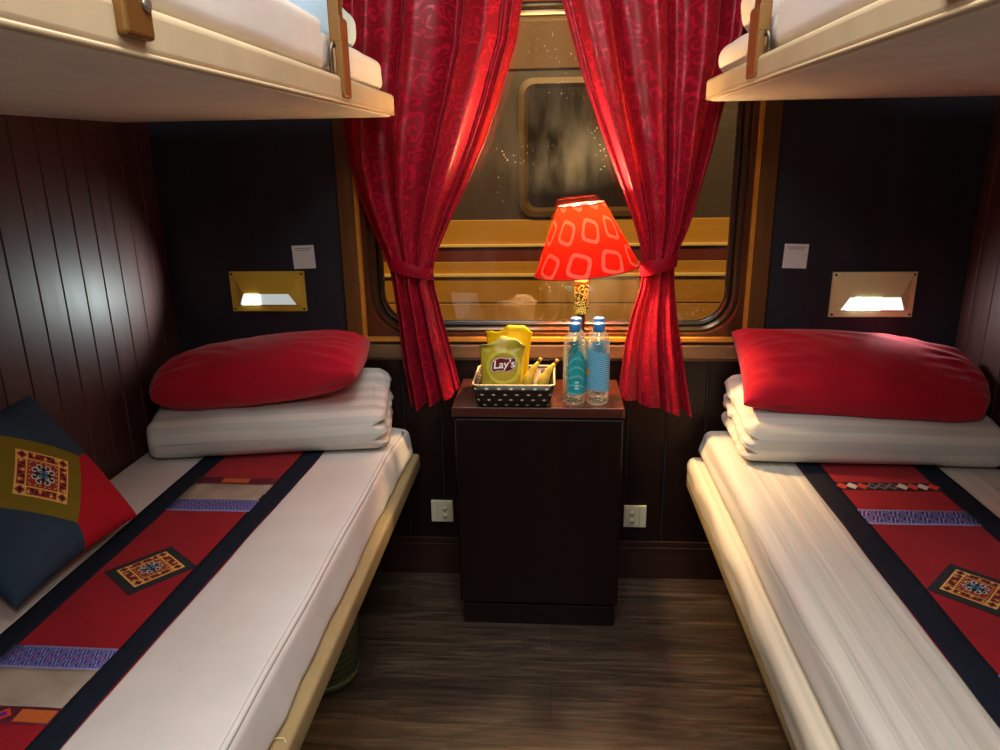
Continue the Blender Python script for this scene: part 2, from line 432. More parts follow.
# ------------------------------------------------------------------ camera
def camera():
    f, yaw, pit, rol = 736.86, .07492, .292326, -.016422
    fw = V((-math.sin(yaw)*math.cos(pit), math.cos(yaw)*math.cos(pit), -math.sin(pit)))
    ri = V((math.cos(yaw), math.sin(yaw), 0)); up = ri.cross(fw)
    r2 = ri*math.cos(rol) + up*math.sin(rol); u2 = -ri*math.sin(rol) + up*math.cos(rol)
    cd = bpy.data.cameras.new('camera'); cd.sensor_width = 36; cd.lens = f/1000*36; cd.clip_start = .02
    co = bpy.data.objects.new('camera', cd); COL.objects.link(co)
    mw = Matrix((( r2.x, u2.x, -fw.x, 0), (r2.y, u2.y, -fw.y, 0), (r2.z, u2.z, -fw.z, 1.242), (0, 0, 0, 1)))
    co.matrix_world = mw; S.camera = co
camera()

# ------------------------------------------------------------------ room shell
D = 2.0; W = 1.08; HC = 2.35; YB = -.45
struct(obj('floor', bx(-W, W, YB, D+.1, -.05, 0), mat_floor, smooth=False))
struct(obj('ceiling', bx(-W, W, YB, D+.1, HC, HC+.05), mat_ceiling, smooth=False))
def plank_wall(name, x, sgn, g0, pitch, mat):
    bm = bmesh.new()
    box(bm, x, x + sgn*.05, YB, D, 0, HC) if sgn > 0 else box(bm, x - .05, x, YB, D, 0, HC)
    y = g0
    while y - pitch > YB: y -= pitch
    t = .0024
    while y < D:
        a, b = max(y - pitch, YB) + .0007, min(y, D) - .0007
        if b - a > .004:
            vs = [(x, a), (x - sgn*t, a + t), (x - sgn*t, b - t), (x, b)]
            lo = [bm.verts.new((p[0], p[1], 0)) for p in vs]; hi = [bm.verts.new((p[0], p[1], HC)) for p in vs]
            for i in range(3): bm.faces.new((lo[i], lo[i+1], hi[i+1], hi[i]))
        y += pitch
    a, b = y - pitch + .0007, D
    if b - a > .004:
        lo = [bm.verts.new((x - sgn*(t if q else 0), a + (t if q == 1 else 0) if q < 2 else b, 0)) for q in range(3)]
        hi = [bm.verts.new((v.co.x, v.co.y, HC)) for v in lo]
        for i in range(2): bm.faces.new((lo[i], lo[i+1], hi[i+1], hi[i]))
    return struct(obj(name, bm, mat, smooth=False))
plank_wall('wall_left', -W, -1, 1.921, .0765, mat_plank_l)
plank_wall('wall_right', W, 1, 1.957, .084, mat_plank_l)
bm = bmesh.new()
WX0, WX1, WZ0, WZ1 = -.49, .485, .76, 1.59
box(bm, -W, WX0, D, D+.1, 0, HC); box(bm, WX1, W, D, D+.1, 0, HC)
box(bm, WX0, WX1, D, D+.1, 0, WZ0); box(bm, WX0, WX1, D, D+.1, WZ1, HC)
k = -W
while k < W - .02:                                   # vertical boards below the window
    a, b = k + .0015, min(k + .108, W) - .0015; t = .003
    vs = [(a, D), (a + t, D - t), (b - t, D - t), (b, D)]
    lo = [bm.verts.new((p[0], p[1], .12)) for p in vs]; hi = [bm.verts.new((p[0], p[1], .69)) for p in vs]
    for i in range(3): bm.faces.new((lo[i], lo[i+1], hi[i+1], hi[i])).material_index = 1
    bm.faces.new(hi).material_index = 1
    k += .108
struct(obj('wall_far', bm, [mat_plank_far, mat_low_plank], smooth=False))
struct(obj('wall_near', bx(-W, W, YB-.05, YB, 0, HC), mat_near, smooth=False))
bm = bx(-W, W, D-.012, D-.003, 0, .104); box(bm, -W, W, D-.009, D-.003, .104, .123)
struct(bevel(obj('baseboard_far', bm, mat_base, smooth=False), .002))

# window: casing, amber edge, gasket, pane, sill
win = structure_root('window_1', (0, D, .75))
def wl(bm, loops, mi=0):
    ring(bm, [(l[0], l[1], l[2]-.75, l[3]-.75, l[4], l[5]-D) for l in loops], 10, True, mi); return bm
o = obj('casing', wl(bmesh.new(), [(-.578,.568,.735,1.66,0,D-.0005), (-.578,.568,.735,1.66,0,D-.014), (-.574,.564,.739,1.656,0,D-.018), (-.533,.523,.742,1.62,0,D-.018), (-.531,.521,.744,1.618,0,D-.0005)]), mat_cas, win); sharp(o)
o = obj('casing_edge', wl(bmesh.new(), [(-.531,.521,.742,1.618,.0,D-.0005), (-.531,.521,.742,1.618,.0,D-.022), (-.522,.512,.752,1.609,.0,D-.022), (-.519,.509,.755,1.606,.0,D-.0005)]), mat_cas_light, win); sharp(o)
o = obj('inner_frame', wl(bmesh.new(), [(-.520,.510,.754,1.607,.0,D-.0005), (-.520,.510,.754,1.607,.0,D-.012), (-.508,.498,.762,1.600,.10,D-.013), (-.503,.494,.765,1.596,.10,D-.004), (-.50,.492,.767,1.593,.10,D+.055), (-.520,.510,.754,1.607,.0,D+.055)]), mat_cas_dark, win); sharp(o)
o = obj('metal_rim', wl(bmesh.new(), [(-.5,.492,.765,1.594,.10,D+.0), (-.498,.490,.767,1.592,.10,D-.006), (-.492,.485,.772,1.587,.095,D-.006), (-.489,.482,.775,1.584,.092,D+.004), (-.489,.482,.775,1.584,.092,D+.05), (-.5,.492,.765,1.594,.1,D+.05)]), mat_alu_dark, win); sharp(o)
o = obj('gasket', wl(bmesh.new(), [(-.49,.483,.774,1.585,.093,D+.03), (-.486,.479,.778,1.581,.089,D+.02), (-.479,.472,.785,1.574,.082,D+.024), (-.476,.469,.788,1.571,.079,D+.045), (-.49,.483,.774,1.585,.093,D+.06)]), mat_rubber, win)
bm = bmesh.new()
pts = rrect(-.488, .481, .776-.75, 1.583-.75, .09, 10)
f_ = bm.faces.new([bm.verts.new((x, .048, z)) for x, z in pts])
obj('pane', bm, mat_pane, win, smooth=False)
bm = bmesh.new()
box(bm, -.60, .59, -.022, -.0035, -.058, -.018); box(bm, -.59, .58, -.014, -.0035, -.066, -.058)
bevel(obj('sill', bm, mat_sill, win, smooth=False), .004)

# ------------------------------------------------------------------ the train on the next track
tr = thing('train_carriage', 'amber striped railway carriage standing outside behind the window glass', 'train', (0, 4.2, 0))
TX0, TX1 = -3.2, 3.2
m_body = plain('carriage_grey_brown_paint', srgb(74, 60, 48), .45)
m_amb = wood_varnish('carriage_amber_paint', srgb(190, 132, 40), srgb(206, 146, 48), .4, 'x', .3)
m_red = plain('carriage_dark_red_paint', srgb(112, 42, 20), .45)
m_line = plain('carriage_pale_rib', srgb(246, 206, 120), .4)
m_top = plain('carriage_roof_amber', srgb(108, 72, 28), .6)
obj('body', bx(TX0, TX1, 0, .3, .05, 2.6), m_body, tr, smooth=False)
def stripe(name, z0, z1, m, dy=.012): bevel(obj(name, bx(TX0, TX1, -dy, .0, z0, z1), m, tr, smooth=False), .004)
stripe('upper_band', 1.665, 1.95, m_top, .02)
stripe('cornice', 1.96, 2.05, m_line, .035)
stripe('stripe', .752, .885, m_amb); stripe('rib', .735, .752, m_line, .03)
stripe('red_stripe', .652, .735, m_red); stripe('stripe', .585, .652, m_amb); stripe('rib', .566, .585, m_line, .03)
stripe('stripe', .415, .566, m_amb); stripe('stripe', .30, .408, m_amb); stripe('stripe', .06, .29, m_amb)
def cw(x0, x1):
    bm = ring(bmesh.new(), [(x0,x1,.90,1.62,.08,0), (x0,x1,.90,1.62,.08,-.03), (x0+.03,x1-.03,.93,1.59,.06,-.036), (x0+.05,x1-.05,.95,1.57,.05,-.004)], 8, False)
    o = obj('window_frame', bm, plain('carriage_window_bronze', srgb(104, 76, 34), .42, .2), tr); sharp(o)
    bm = bmesh.new(); bm.faces.new([bm.verts.new((x, -.005, z)) for x, z in rrect(x0+.045, x1-.045, .945, 1.575, .05, 8)])
    obj('window_pane', bm, plain('carriage_dark_glass', srgb(36, 30, 25), .7, 0., .1), o, smooth=False)
cw(-.19, .62); cw(-1.5, -.7); cw(1.1, 1.9)

# ------------------------------------------------------------------ lower berths
lb = thing('lower_berth', 'left lower sleeping berth with tan vinyl covered edge', 'berth', (-.73, 1.0, 0))
def local(o_, f): return f
def fb(x, y): return x + .73, y - 1.0
bm = softbox(-1.074+.73, -.385+.73, -.95, .965, .362, .411, .009, 8, 30, 1)
obj('padded_edge', bm, mat_vinyl_tan, lb)
bevel(obj('storage_box', bx(-1.07+.73, -.78+.73, -.93, .96, 0, .362), mat_low_plank, lb, smooth=False), .003)
rb = thing('lower_berth', 'right lower sleeping berth with cream ledge over tan edge', 'berth', (.73, 1.0, 0))
obj('vinyl_base', softbox(.374-.73, 1.074-.73, -.95, .93, .334, .37, .012, 6, 24, 1), mat_vinyl_tan, rb)
def f_ledge(v):
    w = .0035*nz((v.x*4, v.y*.8, v.z*4), 9, 3) + .0022*nz((v.x, v.y, v.z), 17, 1)
    return (v.x + (w if v.x < -.3 else 0) + .010*(1 - min(1, max(0, (v.z-.36)/.07)))*(-1 if v.x < -.3 else 0)*0, v.y, v.z + w*.8)
obj('padded_ledge', softbox(.372-.73, 1.070-.73, -.95, .935, .352, .428, .022, 14, 60, 3, f_ledge), mat_ledge_str, rb)
bevel(obj('storage_box', bx(.78-.73, 1.07-.73, -.93, .93, 0, .336), mat_low_plank, rb, smooth=False), .003)

# mattresses
def f_matl(v):
    q = V(v)
    side = max(0, min(1, (v.x + .50)/.07))
    t = max(0, min(1, (.505 - v.z)/.09))
    q.x += side*(.016*t) + side*t*(.004*nz((v.x*.2, v.y, v.z*.4), 11, 2) + .002*nz((v.x, v.y, v.z), 30, 5))
    q.z += .0012*nz(v, 7, 1)
    if v.y > 1.75: q.x += side*.010*((v.y-1.75)/.2); q.z -= side*.012*((v.y-1.75)/.2)**2*(v.z-.413)/.092
    return q
mo = obj('mattress', softbox(-1.07, -.420, .06, 1.952, .413, .505, .016, 22, 90, 5, f_matl), mat_sheet)
bmp = bmesh.new()
tube(bmp, [(-.427 + .002*nz((0, y, 0), 5) + (.008*max(0, (y-1.75)/.2)), y, .5025 - .012*max(0, (y-1.75)/.2)**2) for y in [.08 + i*.031 for i in range(60)]], .0055, 8)
pe = obj('seam_piping', bmp, mat_sheet, mo)
tag(mo, 'left lower mattress in a plain white fitted sheet', 'mattress')
def f_matr(v):
    q = V(v)
    side = max(0, min(1, (.47 - v.x)/.05)); t = max(0, min(1, (.505 - v.z)/.08))
    q.x -= side*t*.021
    q.x += side*t*(.005*nz((v.x, v.y*.3, v.z*3), 14, 4))
    cr = 0
    for cx, am, w in ((.452, .0030, .006), (.478, .0022, .005), (.505, -.0018, .006), (.532, .0014, .005), (.57, -.001, .006)):
        d = v.x - cx - .006*nz((0, v.y, 0), 1.6, cx*50) - .02*(1.2 - v.y)*0
        cr += am*math.exp(-(d/w)**2)
    if v.z > .48: q.z += cr*max(0, min(1, (1.9 - v.y)/.3))
    q.z += .001*nz(v, 7, 9)
    return q
mr = obj('mattress', softbox(.418, 1.07, .06, 1.938, .4325, .505, .018, 70, 70, 5, f_matr), mat_sheet_str)
tag(mr, 'right lower mattress in a creased white satin-striped sheet', 'mattress')

# ------------------------------------------------------------------ embroidered emblem (flat shapes in layers, one mesh)
def emblem(bm, s, zf=None, cloth=True, ratio=1.):
    """square medallion of half-size s in its own plane; material slots as EM"""
    lay = [0]
    zf = zf or (lambda x, y: 0.)
    def put(poly, mi, lvl):
        vs = [bm.verts.new((x, y*ratio, zf(x, y*ratio) + .0007*lvl)) for x, y in poly]
        f = bm.faces.new(vs); f.material_index = mi
    def rect(x0, x1, y0, y1, mi, lvl, n=4):
        for i in range(n):
            for j in range(n):
                a, b = lerp(x0, x1, i/n), lerp(x0, x1, (i+1)/n); c, d = lerp(y0, y1, j/n), lerp(y0, y1, (j+1)/n)
                put([(a, c), (b, c), (b, d), (a, d)], mi, lvl)
    rect(-s, s, -s, s, 0, 1, 8)                                    # yellow ground
    b = .72*s; c = .52*s
    for sx in (-1, 1):
        for sy in (-1, 1):
            x, y = sx*.78*s, sy*.78*s
            for r, mi, l in ((.19, 1, 2), (.10, 2, 3)): put([(x-r*s, y), (x, y-r*s), (x+r*s, y), (x, y+r*s)], mi, l)
    for q in range(4):
        R = lambda x, y: ((x, y), (-y, x), (-x, -y), (y, -x))[q]
        def bar(x0, x1, y0, y1, mi, lvl):
            n = 5
            for i in range(n):
                a, e = lerp(x0, x1, i/n), lerp(x0, x1, (i+1)/n)
                put([R(a, y0), R(e, y0), R(e, y1), R(a, y1)], mi, lvl)
        bar(-.56*s, .56*s, .64*s, .93*s, 1, 2)
        for i in range(8):                                        # zigzag in the bar
            x = (-.49 + .14*i)*s; up = i % 2
            put([R(x-.07*s, (.68 if up else .89)*s), R(x+.07*s, (.68 if up else .89)*s), R(x, (.86 if up else .71)*s)], 0 if i % 3 == 0 else 2, 3)
        for i in range(6):                                        # small yellow flecks round the medallion
            x = (-.45 + .18*i)*s
            put([R(x-.05*s, .53*s), R(x, .47*s), R(x+.05*s, .53*s)], 0, 3)
    rect(-.58*s, .58*s, -.58*s, .58*s, 1, 2, 5)
    n = 32                                                        # dark quatrefoil and white scrolls
    cen = bm.verts.new((0, 0, zf(0, 0) + .0021)); rg = []
    for i in range(n):
        a = 2*PI*i/n; r = (.40 + .07*math.cos(8*a + PI))*s
        rg.append(bm.verts.new((r*math.cos(a), r*math.sin(a)*ratio, zf(0, 0) + .0021)))
    for i in range(n): bm.faces.new((cen, rg[i], rg[(i+1) % n])).material_index = 2
    for q in range(8):
        a0 = q*PI/4 + PI/8; cx, cy = .36*s*math.cos(a0), .36*s*math.sin(a0); sg = 1 if q % 2 else -1
        pr = None
        for i in range(15):
            th = a0 + sg*(i*.45) + PI; r = (.15 - .0075*i)*s; w = .028*s
            p = [(cx + (r+w)*math.cos(th), cy + (r+w)*math.sin(th)), (cx + (r-w)*math.cos(th), cy + (r-w)*math.sin(th))]
            if pr: put([pr[0], p[0], p[1], pr[1]], 3, 4)
            pr = p
    for sx in (-1, 1):
        for sy in (-1, 1): rect(sx*.09*s-.065*s, sx*.09*s+.065*s, sy*.09*s-.065*s, sy*.09*s+.065*s, 4, 5, 1)
    return bm
EM = [E_YEL, E_RED, E_BLK, E_WHT, E_BLU]

# ------------------------------------------------------------------ bed runners
TAPER = .13
def strip(x0, x1, y0, y1, z, t=.0016, nx=6, ny=40, seed=0, skew=0, taper=None):
    """thin draped strip with thickness; uv along x and y"""
    taper = TAPER if taper is None else taper
    bm = bmesh.new()
    h = lambda x, y: z + .0008*nz((x, y, 0), 12, 4)
    def P(u, v):
        x = lerp(x0, x1, u); y = lerp(y0, y1, v)
        x *= 1 + taper*max(-.2, min(1, (y + .05)/.7))
        return V((x + .0022*nz((x*3, y, 0), 6, seed), y + skew*(x - (x0 + x1)/2), h(x, y) + t))
    g = grid(bm, P, nx, ny)
    edge = [g[0][i] for i in range(nx+1)] + [g[j][nx] for j in range(1, ny+1)] + [g[ny][i] for i in range(nx-1, -1, -1)] + [g[j][0] for j in range(ny-1, 0, -1)]
    low = [bm.verts.new((v.co.x, v.co.y, v.co.z - t)) for v in edge]
    m = len(edge)
    for i in range(m): bm.faces.new((edge[i], edge[(i+1) % m], low[(i+1) % m], low[i]))
    return bm
def diamonds(bm, x0, x1, y, n, r, mats, z, asp=1.):
    for i in range(n):
        x = lerp(x0, x1, (i + .5)/n)
        for rr, mi, dz in ((r, mats[i % len(mats)][0], 0), (r*.5, mats[i % len(mats)][1], .0006)):
            bm.faces.new([bm.verts.new(p) for p in ((x-rr*asp, y, z+dz), (x, y-rr, z+dz), (x+rr*asp, y, z+dz), (x, y+rr, z+dz))]).material_index = mi
Z0 = .5065
# left
rl = thing('bed_runner', 'red bed runner with navy borders and grey linen bands on the left berth', 'bed runner', (-.759, 1.0, Z0), (0, 0, -.027))
hw, nb = .131, .046
obj('cloth', strip(-hw, hw, -.92, .88, 0, .0016, 10, 90), mat_run_red, rl)
for sx in (-1, 1): obj('border', strip(sx*hw - (nb if sx > 0 else 0), sx*hw + (nb if sx < 0 else 0), -.92, .88, .0016, .0012, 4, 90, 3+sx), mat_navy, rl)
iw = hw - nb + .002
for y0, y1 in ((.452, .533), (-.196, -.115)): obj('linen_band', strip(-iw, iw, y0, y1, .0016, .0012, 8, 8, skew=.02), mat_linen, rl)
for y0, y1 in ((.398, .452), (-.115, -.064)): obj('woven_ribbon', strip(-iw, iw, y0, y1, .0016, .0013, 8, 6, skew=.02), mat_rib_purple, rl)
o = obj('maroon_ribbon', strip(-iw, iw, .533, .566, .0016, .0013, 8, 4, skew=.02), mat_rib_maroon, rl)
bm = bmesh.new(); box(bm, -.035, .03, .539, .560, .003, .0042); obj('orange_stitching', bm, E_ORG, o, smooth=False)
o = obj('maroon_ribbon', strip(-iw, iw, -.226, -.194, .0016, .0013, 8, 4, skew=.02), mat_rib_maroon, rl)
bm = bmesh.new(); diamonds(bm, -.085, .02, -.211, 5, .0125, [(0, 1)], .0042); obj('diamond_stitching', bm, [E_PNK, E_PUR], o, smooth=False)
bm = bmesh.new(); box(bm, .03, .082, -.222, -.199, .003, .0042); obj('orange_stitching', bm, E_ORG, o, smooth=False)
def patch(parent, x, y, ang, s, s2):
    o = obj('patch', bx(-s, s, -s2, s2, 0, .0012), E_NAVY, parent, smooth=False, loc=(x, y, .0018), rot=(0, 0, ang))
    obj('embroidery', emblem(bmesh.new(), .74*s, ratio=s2/s), EM, o, smooth=False, loc=(0, 0, .0014))
patch(rl, .0085, .163, .89 + .027, .0625, .056)
# right
TAPER = 0.
rr_ = thing('bed_runner', 'red bed runner with navy borders and blue ribbon on the right berth', 'bed runner', (.752, 1.0, Z0 + .001))
hw, nb = .163, .055
obj('cloth', strip(-hw, hw, -.92, .86, 0, .0016, 10, 90), mat_run_red, rr_)
for sx in (-1, 1): obj('border', strip(sx*hw - (nb if sx > 0 else 0), sx*hw + (nb if sx < 0 else 0), -.92, .86, .0016, .0012, 4, 90, 5+sx), mat_navy, rr_)
iw = hw - nb + .002
o = obj('woven_ribbon', strip(-iw, iw, .394, .457, .0016, .0013, 8, 6), mat_rib_blue, rr_)
obj('woven_ribbon', strip(-iw, iw, -.12, -.06, .0016, .0013, 8, 6), mat_rib_purple, rr_)
bm = bmesh.new()
box(bm, -iw, iw, .553, .592, .0016, .0028, 2)
diamonds(bm, -iw, iw, .572, 10, .0165, [(0, 0), (1, 1), (0, 0), (3, 2), (3, 2), (3, 2), (1, 1), (0, 0), (1, 1), (0, 0)], .0032, .85)
obj('diamond_band', bm, [E_PNK, E_WHT, E_BLK, plain('grey_thread', srgb(120, 110, 116), .8)], rr_, smooth=False)
patch(rr_, -.024, .163, .82, .060, .058)

# ------------------------------------------------------------------ folded quilts and red pillows
def quilt(name, sgn, label, loc, rotz, L, B, hf, hb, seed):
    """L long in x, B deep in y; fold edges show at the aisle end (sgn * x)"""
    H = .12
    def f(v):
        q = V(v)
        ty = (v.y + B/2)/B; tx = (sgn*v.x + L/2)/L
        hh = lerp(hf, hb, ty)*lerp(.93, 1.05, tx)
        zz = v.z/H
        q.z = zz*hh
        if zz > .5: q.z += (.006*nz((v.x, v.y, 0), 7, seed) + .004*nz((v.x*.4, v.y, 0), 20, seed))
        # rounded fold at the front
        q.y += (-.012*math.sin(PI*min(1, max(0, zz))))*(1 - ty)
        q.y += .006*nz((v.x, 0, zz*.1), 5, seed+2)
        # layered fold edges at the aisle end
        e = max(0, min(1, (tx - .9)/.1))
        if e > 0:
            lay = abs(math.sin(PI*(zz*3.0 + .15*nz((0, v.y, 0), 6, seed))))
            q.x += sgn*e*(-.030*(1 - lay**.6) + .006*nz((0, v.y, v.z*6), 28, seed))
            q.z += e*.006*nz((0, v.y, v.z), 40, seed+5)
            q.x -= sgn*.03*e*(1-ty)*zz*.3
        q.x += sgn*.004*nz((v.x, v.y, v.z), 9, seed)
        return q
    o = obj(name, softbox(-L/2, L/2, -B/2, B/2, 0, H, .030, 46, 34, 22, f, 6), mat_quilt, loc=loc, rot=(0, 0, rotz))
    return tag(o, label, 'quilt')
qL = quilt('folded_quilt', 1, 'white striped folded quilt under the red pillow on the left berth', (-.737, 1.815, .5105), .165, .605, .25, .104, .160, 3)
qR = quilt('folded_quilt', -1, 'white striped folded quilt under the red pillow on the right berth', (.762, 1.815, .5115), -.035, .61, .285, .098, .148, 8)

def red_pillow(label, loc, rot, a, b, T, seed, rd, on):
    def f(p, u, v, sgn):
        q = V(p); e = max(abs(u), abs(v))
        q.z += sgn*.006*nz((p.x, p.y, 0), 7, seed)*(1 - e**6)
        # puckers running in from the four corners and the short ends
        cu = max(0, abs(u) - .5)/.5
        q.z += sgn*.012*cu*(1-abs(u)**8)*math.sin(7*v*PI + 3*nz((u, v, 0), 2, seed))*.5
        q.z += .012*(1 - u*u)*0
        g = max(0, abs(u) - .35)/.65                        # creases fanning from the ends
        q.z += sgn*.006*g*(1-abs(u)**6)*math.sin(19*v + 4*u + 5*nz((u*1.5, v*1.5, 0), 1.5, seed))
        q.y += .004*g*math.sin(13*v + seed)*(1 - v*v)
        q.z += .003*sgn*(1-e**6)*math.sin(24*(u*.8 + v*.5) + 6*nz((u, v, 0), 1.6, seed + 3))*max(0, nz((u, v, 1), 1.4, seed + 9) + .25)
        return q
    o = obj('pillow', pillow(a, b, T, .05, .07, 64, f, .36, None, rd), mat_red, loc=loc, rot=rot)
    mw = Matrix.LocRotScale(V(loc), Euler(rot), None); inv = mw.inverted()
    qo = on; qm = Matrix.LocRotScale(qo.location, qo.rotation_euler, None)
    bv = BVHTree.FromPolygons([qm @ v.co for v in qo.data.vertices], [p.vertices[:] for p in qo.data.polygons])
    for v in o.data.vertices:                              # settle on the quilt below
        p = mw @ v.co
        h = bv.ray_cast(V((p.x, p.y, 2)), V((0, 0, -1)))[0]
        if h and p.z < h.z + .0025: p.z = h.z + .0025 + .0015*(p.z - h.z); v.co = inv @ p
    return tag(o, label, 'pillow')
red_pillow('plump red pillow on the left folded quilt', (-.765, 1.808, .708), (.10, -.115, .06), .290, .130, .080, 2, (.26, .12), qL)
red_pillow('plump red pillow on the right folded quilt', (.772, 1.832, .690), (.42, .07, -.05), .308, .144, .082, 6, (.03, .34), qR)

# ------------------------------------------------------------------ patchwork cushion leaning on the left wall
def make_patchwork():
    m = MT('patchwork_cushion_cotton'); u, v, _ = m.xyz(m.coord('UV'))
    x = m.mth('SUBTRACT', m.mth('MULTIPLY', u, 2.), 1.); y = m.mth('SUBTRACT', m.mth('MULTIPLY', v, 2.), 1.)
    c = m.coord('Object'); nn = m.noise(c, 9, 4)
    same = m.mth('GREATER_THAN', m.mth('MULTIPLY', x, y), 0.)
    sq = m.mth('ADD', m.mth('ABSOLUTE', x), m.mth('ABSOLUTE', y))
    ol = m.mth('LESS_THAN', sq, .66)
    red = m.mix(nn, srgb(186, 26, 46), srgb(168, 20, 38)); ind = m.mix(nn, srgb(54, 76, 98), srgb(42, 60, 80))
    col = m.mix(ol, m.mix(same, ind, red), m.mix(nn, srgb(134, 118, 34), srgb(118, 104, 26)))
    s1 = m.mth('LESS_THAN', m.mth('ABSOLUTE', m.mth('SUBTRACT', sq, .66)), .012)
    s2 = m.mth('MULTIPLY', m.mth('LESS_THAN', m.mth('MINIMUM', m.mth('ABSOLUTE', x), m.mth('ABSOLUTE', y)), .009), m.mth('GREATER_THAN', sq, .66))
    sm = m.mth('MAXIMUM', s1, s2)
    m.p(Base_Color=col, Roughness=.85, Specular_IOR_Level=.2)
    h = m.mth('ADD', m.mth('MULTIPLY', m.noise(c, 700, 1), .25), m.mth('MULTIPLY', m.noise(c, 14, 3, .5, .6), 1.))
    m.bump(m.mth('SUBTRACT', h, sm), .4, .004)
    return m.m
mat_patchwork = make_patchwork()
def cushion():
    c = V((-.962, 1.160, .664)); ax = V((-.10, -1, -.02)).normalized(); by = V((-.60, 0, .80)); by = (by - ax*by.dot(ax)).normalized(); nn = by.cross(ax).normalized()
    # local x = ax, local y = by, local z = ax x by ; face towards the room is -z
    lz = ax.cross(by)
    mw = Matrix(((ax.x, by.x, lz.x, c.x), (ax.y, by.y, lz.y, c.y), (ax.z, by.z, lz.z, c.z), (0, 0, 0, 1)))
    root = thing('throw_cushion', 'patchwork throw cushion of indigo, red and olive leaning on the left plank wall', 'cushion')
    root.matrix_world = mw
    s = .159; T = .060
    bm = pillow(s, s, T, .05, .05, 56, None, .42)
    # corners: (+x,+y) top-left, (-x,+y) top-right, (-x,-y) lower right, (+x,-y) lower-left
    obj('cover', bm, mat_patchwork, root)
    def zf(x, y):
        u, v = x/s, y/s
        return T*(max(0, (1-u*u)*(1-v*v)))**.42
    e = obj('embroidery', emblem(bmesh.new(), .047, lambda x, y: 0), EM, root, smooth=False)
    ca, sa = math.cos(PI/4), math.sin(PI/4)
    for v in e.data.vertices:
        x, y, z = v.co
        X, Y = x*ca - y*sa, x*sa + y*ca
        v.co = (X, Y, -(zf(X, Y) + z + .0006))
    return root
cushion()

# ------------------------------------------------------------------ upper bunks
def bunk_outline(x_in, x_wall, y0, y1, r, n=8):
    """plan outline; the corner at the aisle and window end is rounded"""
    s = 1 if x_in < x_wall else -1
    pts = [(x_wall, y0), (x_in, y0)]
    for i in range(n+1):
        a = PI/2*i/n
        pts.append((x_in + s*(r - r*math.cos(a)), y1 - r + r*math.sin(a)))
    pts.append((x_wall, y1))
    return pts
def slab(pts, z0, z1, bev):
    bm = bmesh.new()
    lo = [bm.verts.new((x, y, z0)) for x, y in pts]; hi = [bm.verts.new((x, y, z1)) for x, y in pts]
    bm.faces.new(lo); bm.faces.new(hi); n = len(pts)
    for i in range(n): bm.faces.new((lo[i], lo[(i+1) % n], hi[(i+1) % n], hi[i]))
    return bm
def bracket(root, x, s, y0, y1, z0, zsplit, ztop, kind):
    """bronze guard-rail post clamped on the bunk edge; s = direction to the aisle"""
    yb0, yb1 = y0, y1
    if kind == 'plate':
        o = bevel(obj('bracket', bx(min(x, x+s*.014), max(x, x+s*.014), yb0, yb1, z0, ztop), mat_brk, root, smooth=False), .004, 3)
        bm = lathe(bmesh.new(), [(.0075, 0), (.0075, .002), (.004, .0035), (.001, .003)], 16)
        obj('screw', bm, mat_screw, o, loc=(x + s*.014, (y0+y1)/2 + .012, z0 + .030), rot=(0, s*PI/2, 0))
        return o
    def b_(xa, xb): return min(x + s*xa, x + s*xb), max(x + s*xa, x + s*xb)
    o = bevel(obj('bracket', bx(*b_(0, .010), yb0, yb1, z0, zsplit + .012), mat_brk_edge, root, smooth=False), .003, 2)
    bevel(obj('clamp_block', bx(*b_(-.012, .0092), yb0 - .003, yb1 - .004, zsplit - .028, zsplit + .014), mat_brk, o, smooth=False), .002, 2)
    bevel(obj('clamp_arm', bx(*b_(-.004, .0088), yb0 - .0025, yb1 - .006, z0 + .004, zsplit - .02), mat_brk, o, smooth=False), .002, 2)
    bevel(obj('guard_rail_post', bx(*b_(-.014, .006), yb0 + .004, yb1 - .012, zsplit + .008, ztop), mat_brk, o, smooth=False), .002, 2)
    bm = bmesh.new(); tube(bm, [(x - s*.004, yb0, zsplit - .034), (x - s*.007, yb0 - .006, zsplit - .030), (x - s*.010, yb0 - .007, zsplit - .040), (x - s*.0105, yb0 - .006, z0 + .036)], .0042, 8)
    obj('hook', bm, mat_steel, o)
    return o

def upper(side, x_in, z0, zt, label):
    s = -side                                         # direction from the bunk to the aisle
    root = thing('upper_bunk', label, 'bunk', (side*W, 0, z0))
    ox, oz = side*W, z0
    rel = lambda pts: [(x - ox, y) for x, y in pts]
    out = bunk_outline(x_in, side*(W - .00245), .10, 1.868, .032)
    o = obj('padded_board', slab(rel(out), .001, zt - z0, 0), mat_vinyl_cream, root); bevel(o, .010, 5); sharp(o, 60)
    inn = bunk_outline(x_in - s*.010, side*(W - .007), .11, 1.860, .03)
    o = obj('underside', slab(rel(inn), -.0015, .02, 0), mat_under, root); bevel(o, .002, 2)
    bm = bmesh.new(); pp = [(x - ox - s*.002, y - .0015, .0035) for x, y in bunk_outline(x_in, side*(W-.05), .11, 1.868, .032)[1:]]
    tube(bm, pp, .0028, 8); obj('piping', bm, mat_piping, root)
    return root
ul = upper(-1, -.380, 1.331, 1.380, 'left upper bunk with cream vinyl edge and bronze brackets')
ur = upper(1, .348, 1.351, 1.397, 'right upper bunk with cream vinyl edge above the right berth')
lx = -.382 + W; zb = 1.331
bracket(ul, lx - .001, 1, .675, .722, 1.346 - zb, 0, 1.47 - zb, 'plate')
bracket(ul, lx - .001, 1, 1.388, 1.432, 1.343 - zb, 1.462 - zb, 1.75 - zb, 'post')
rx = .352 - W; zb = 1.351
bracket(ur, rx + .001, -1, 1.395, 1.455, 1.362 - zb, 1.462 - zb, 1.75 - zb, 'post')
bracket(ur, rx + .001, -1, .705, .75, 1.366 - zb, 0, 1.48 - zb, 'plate')

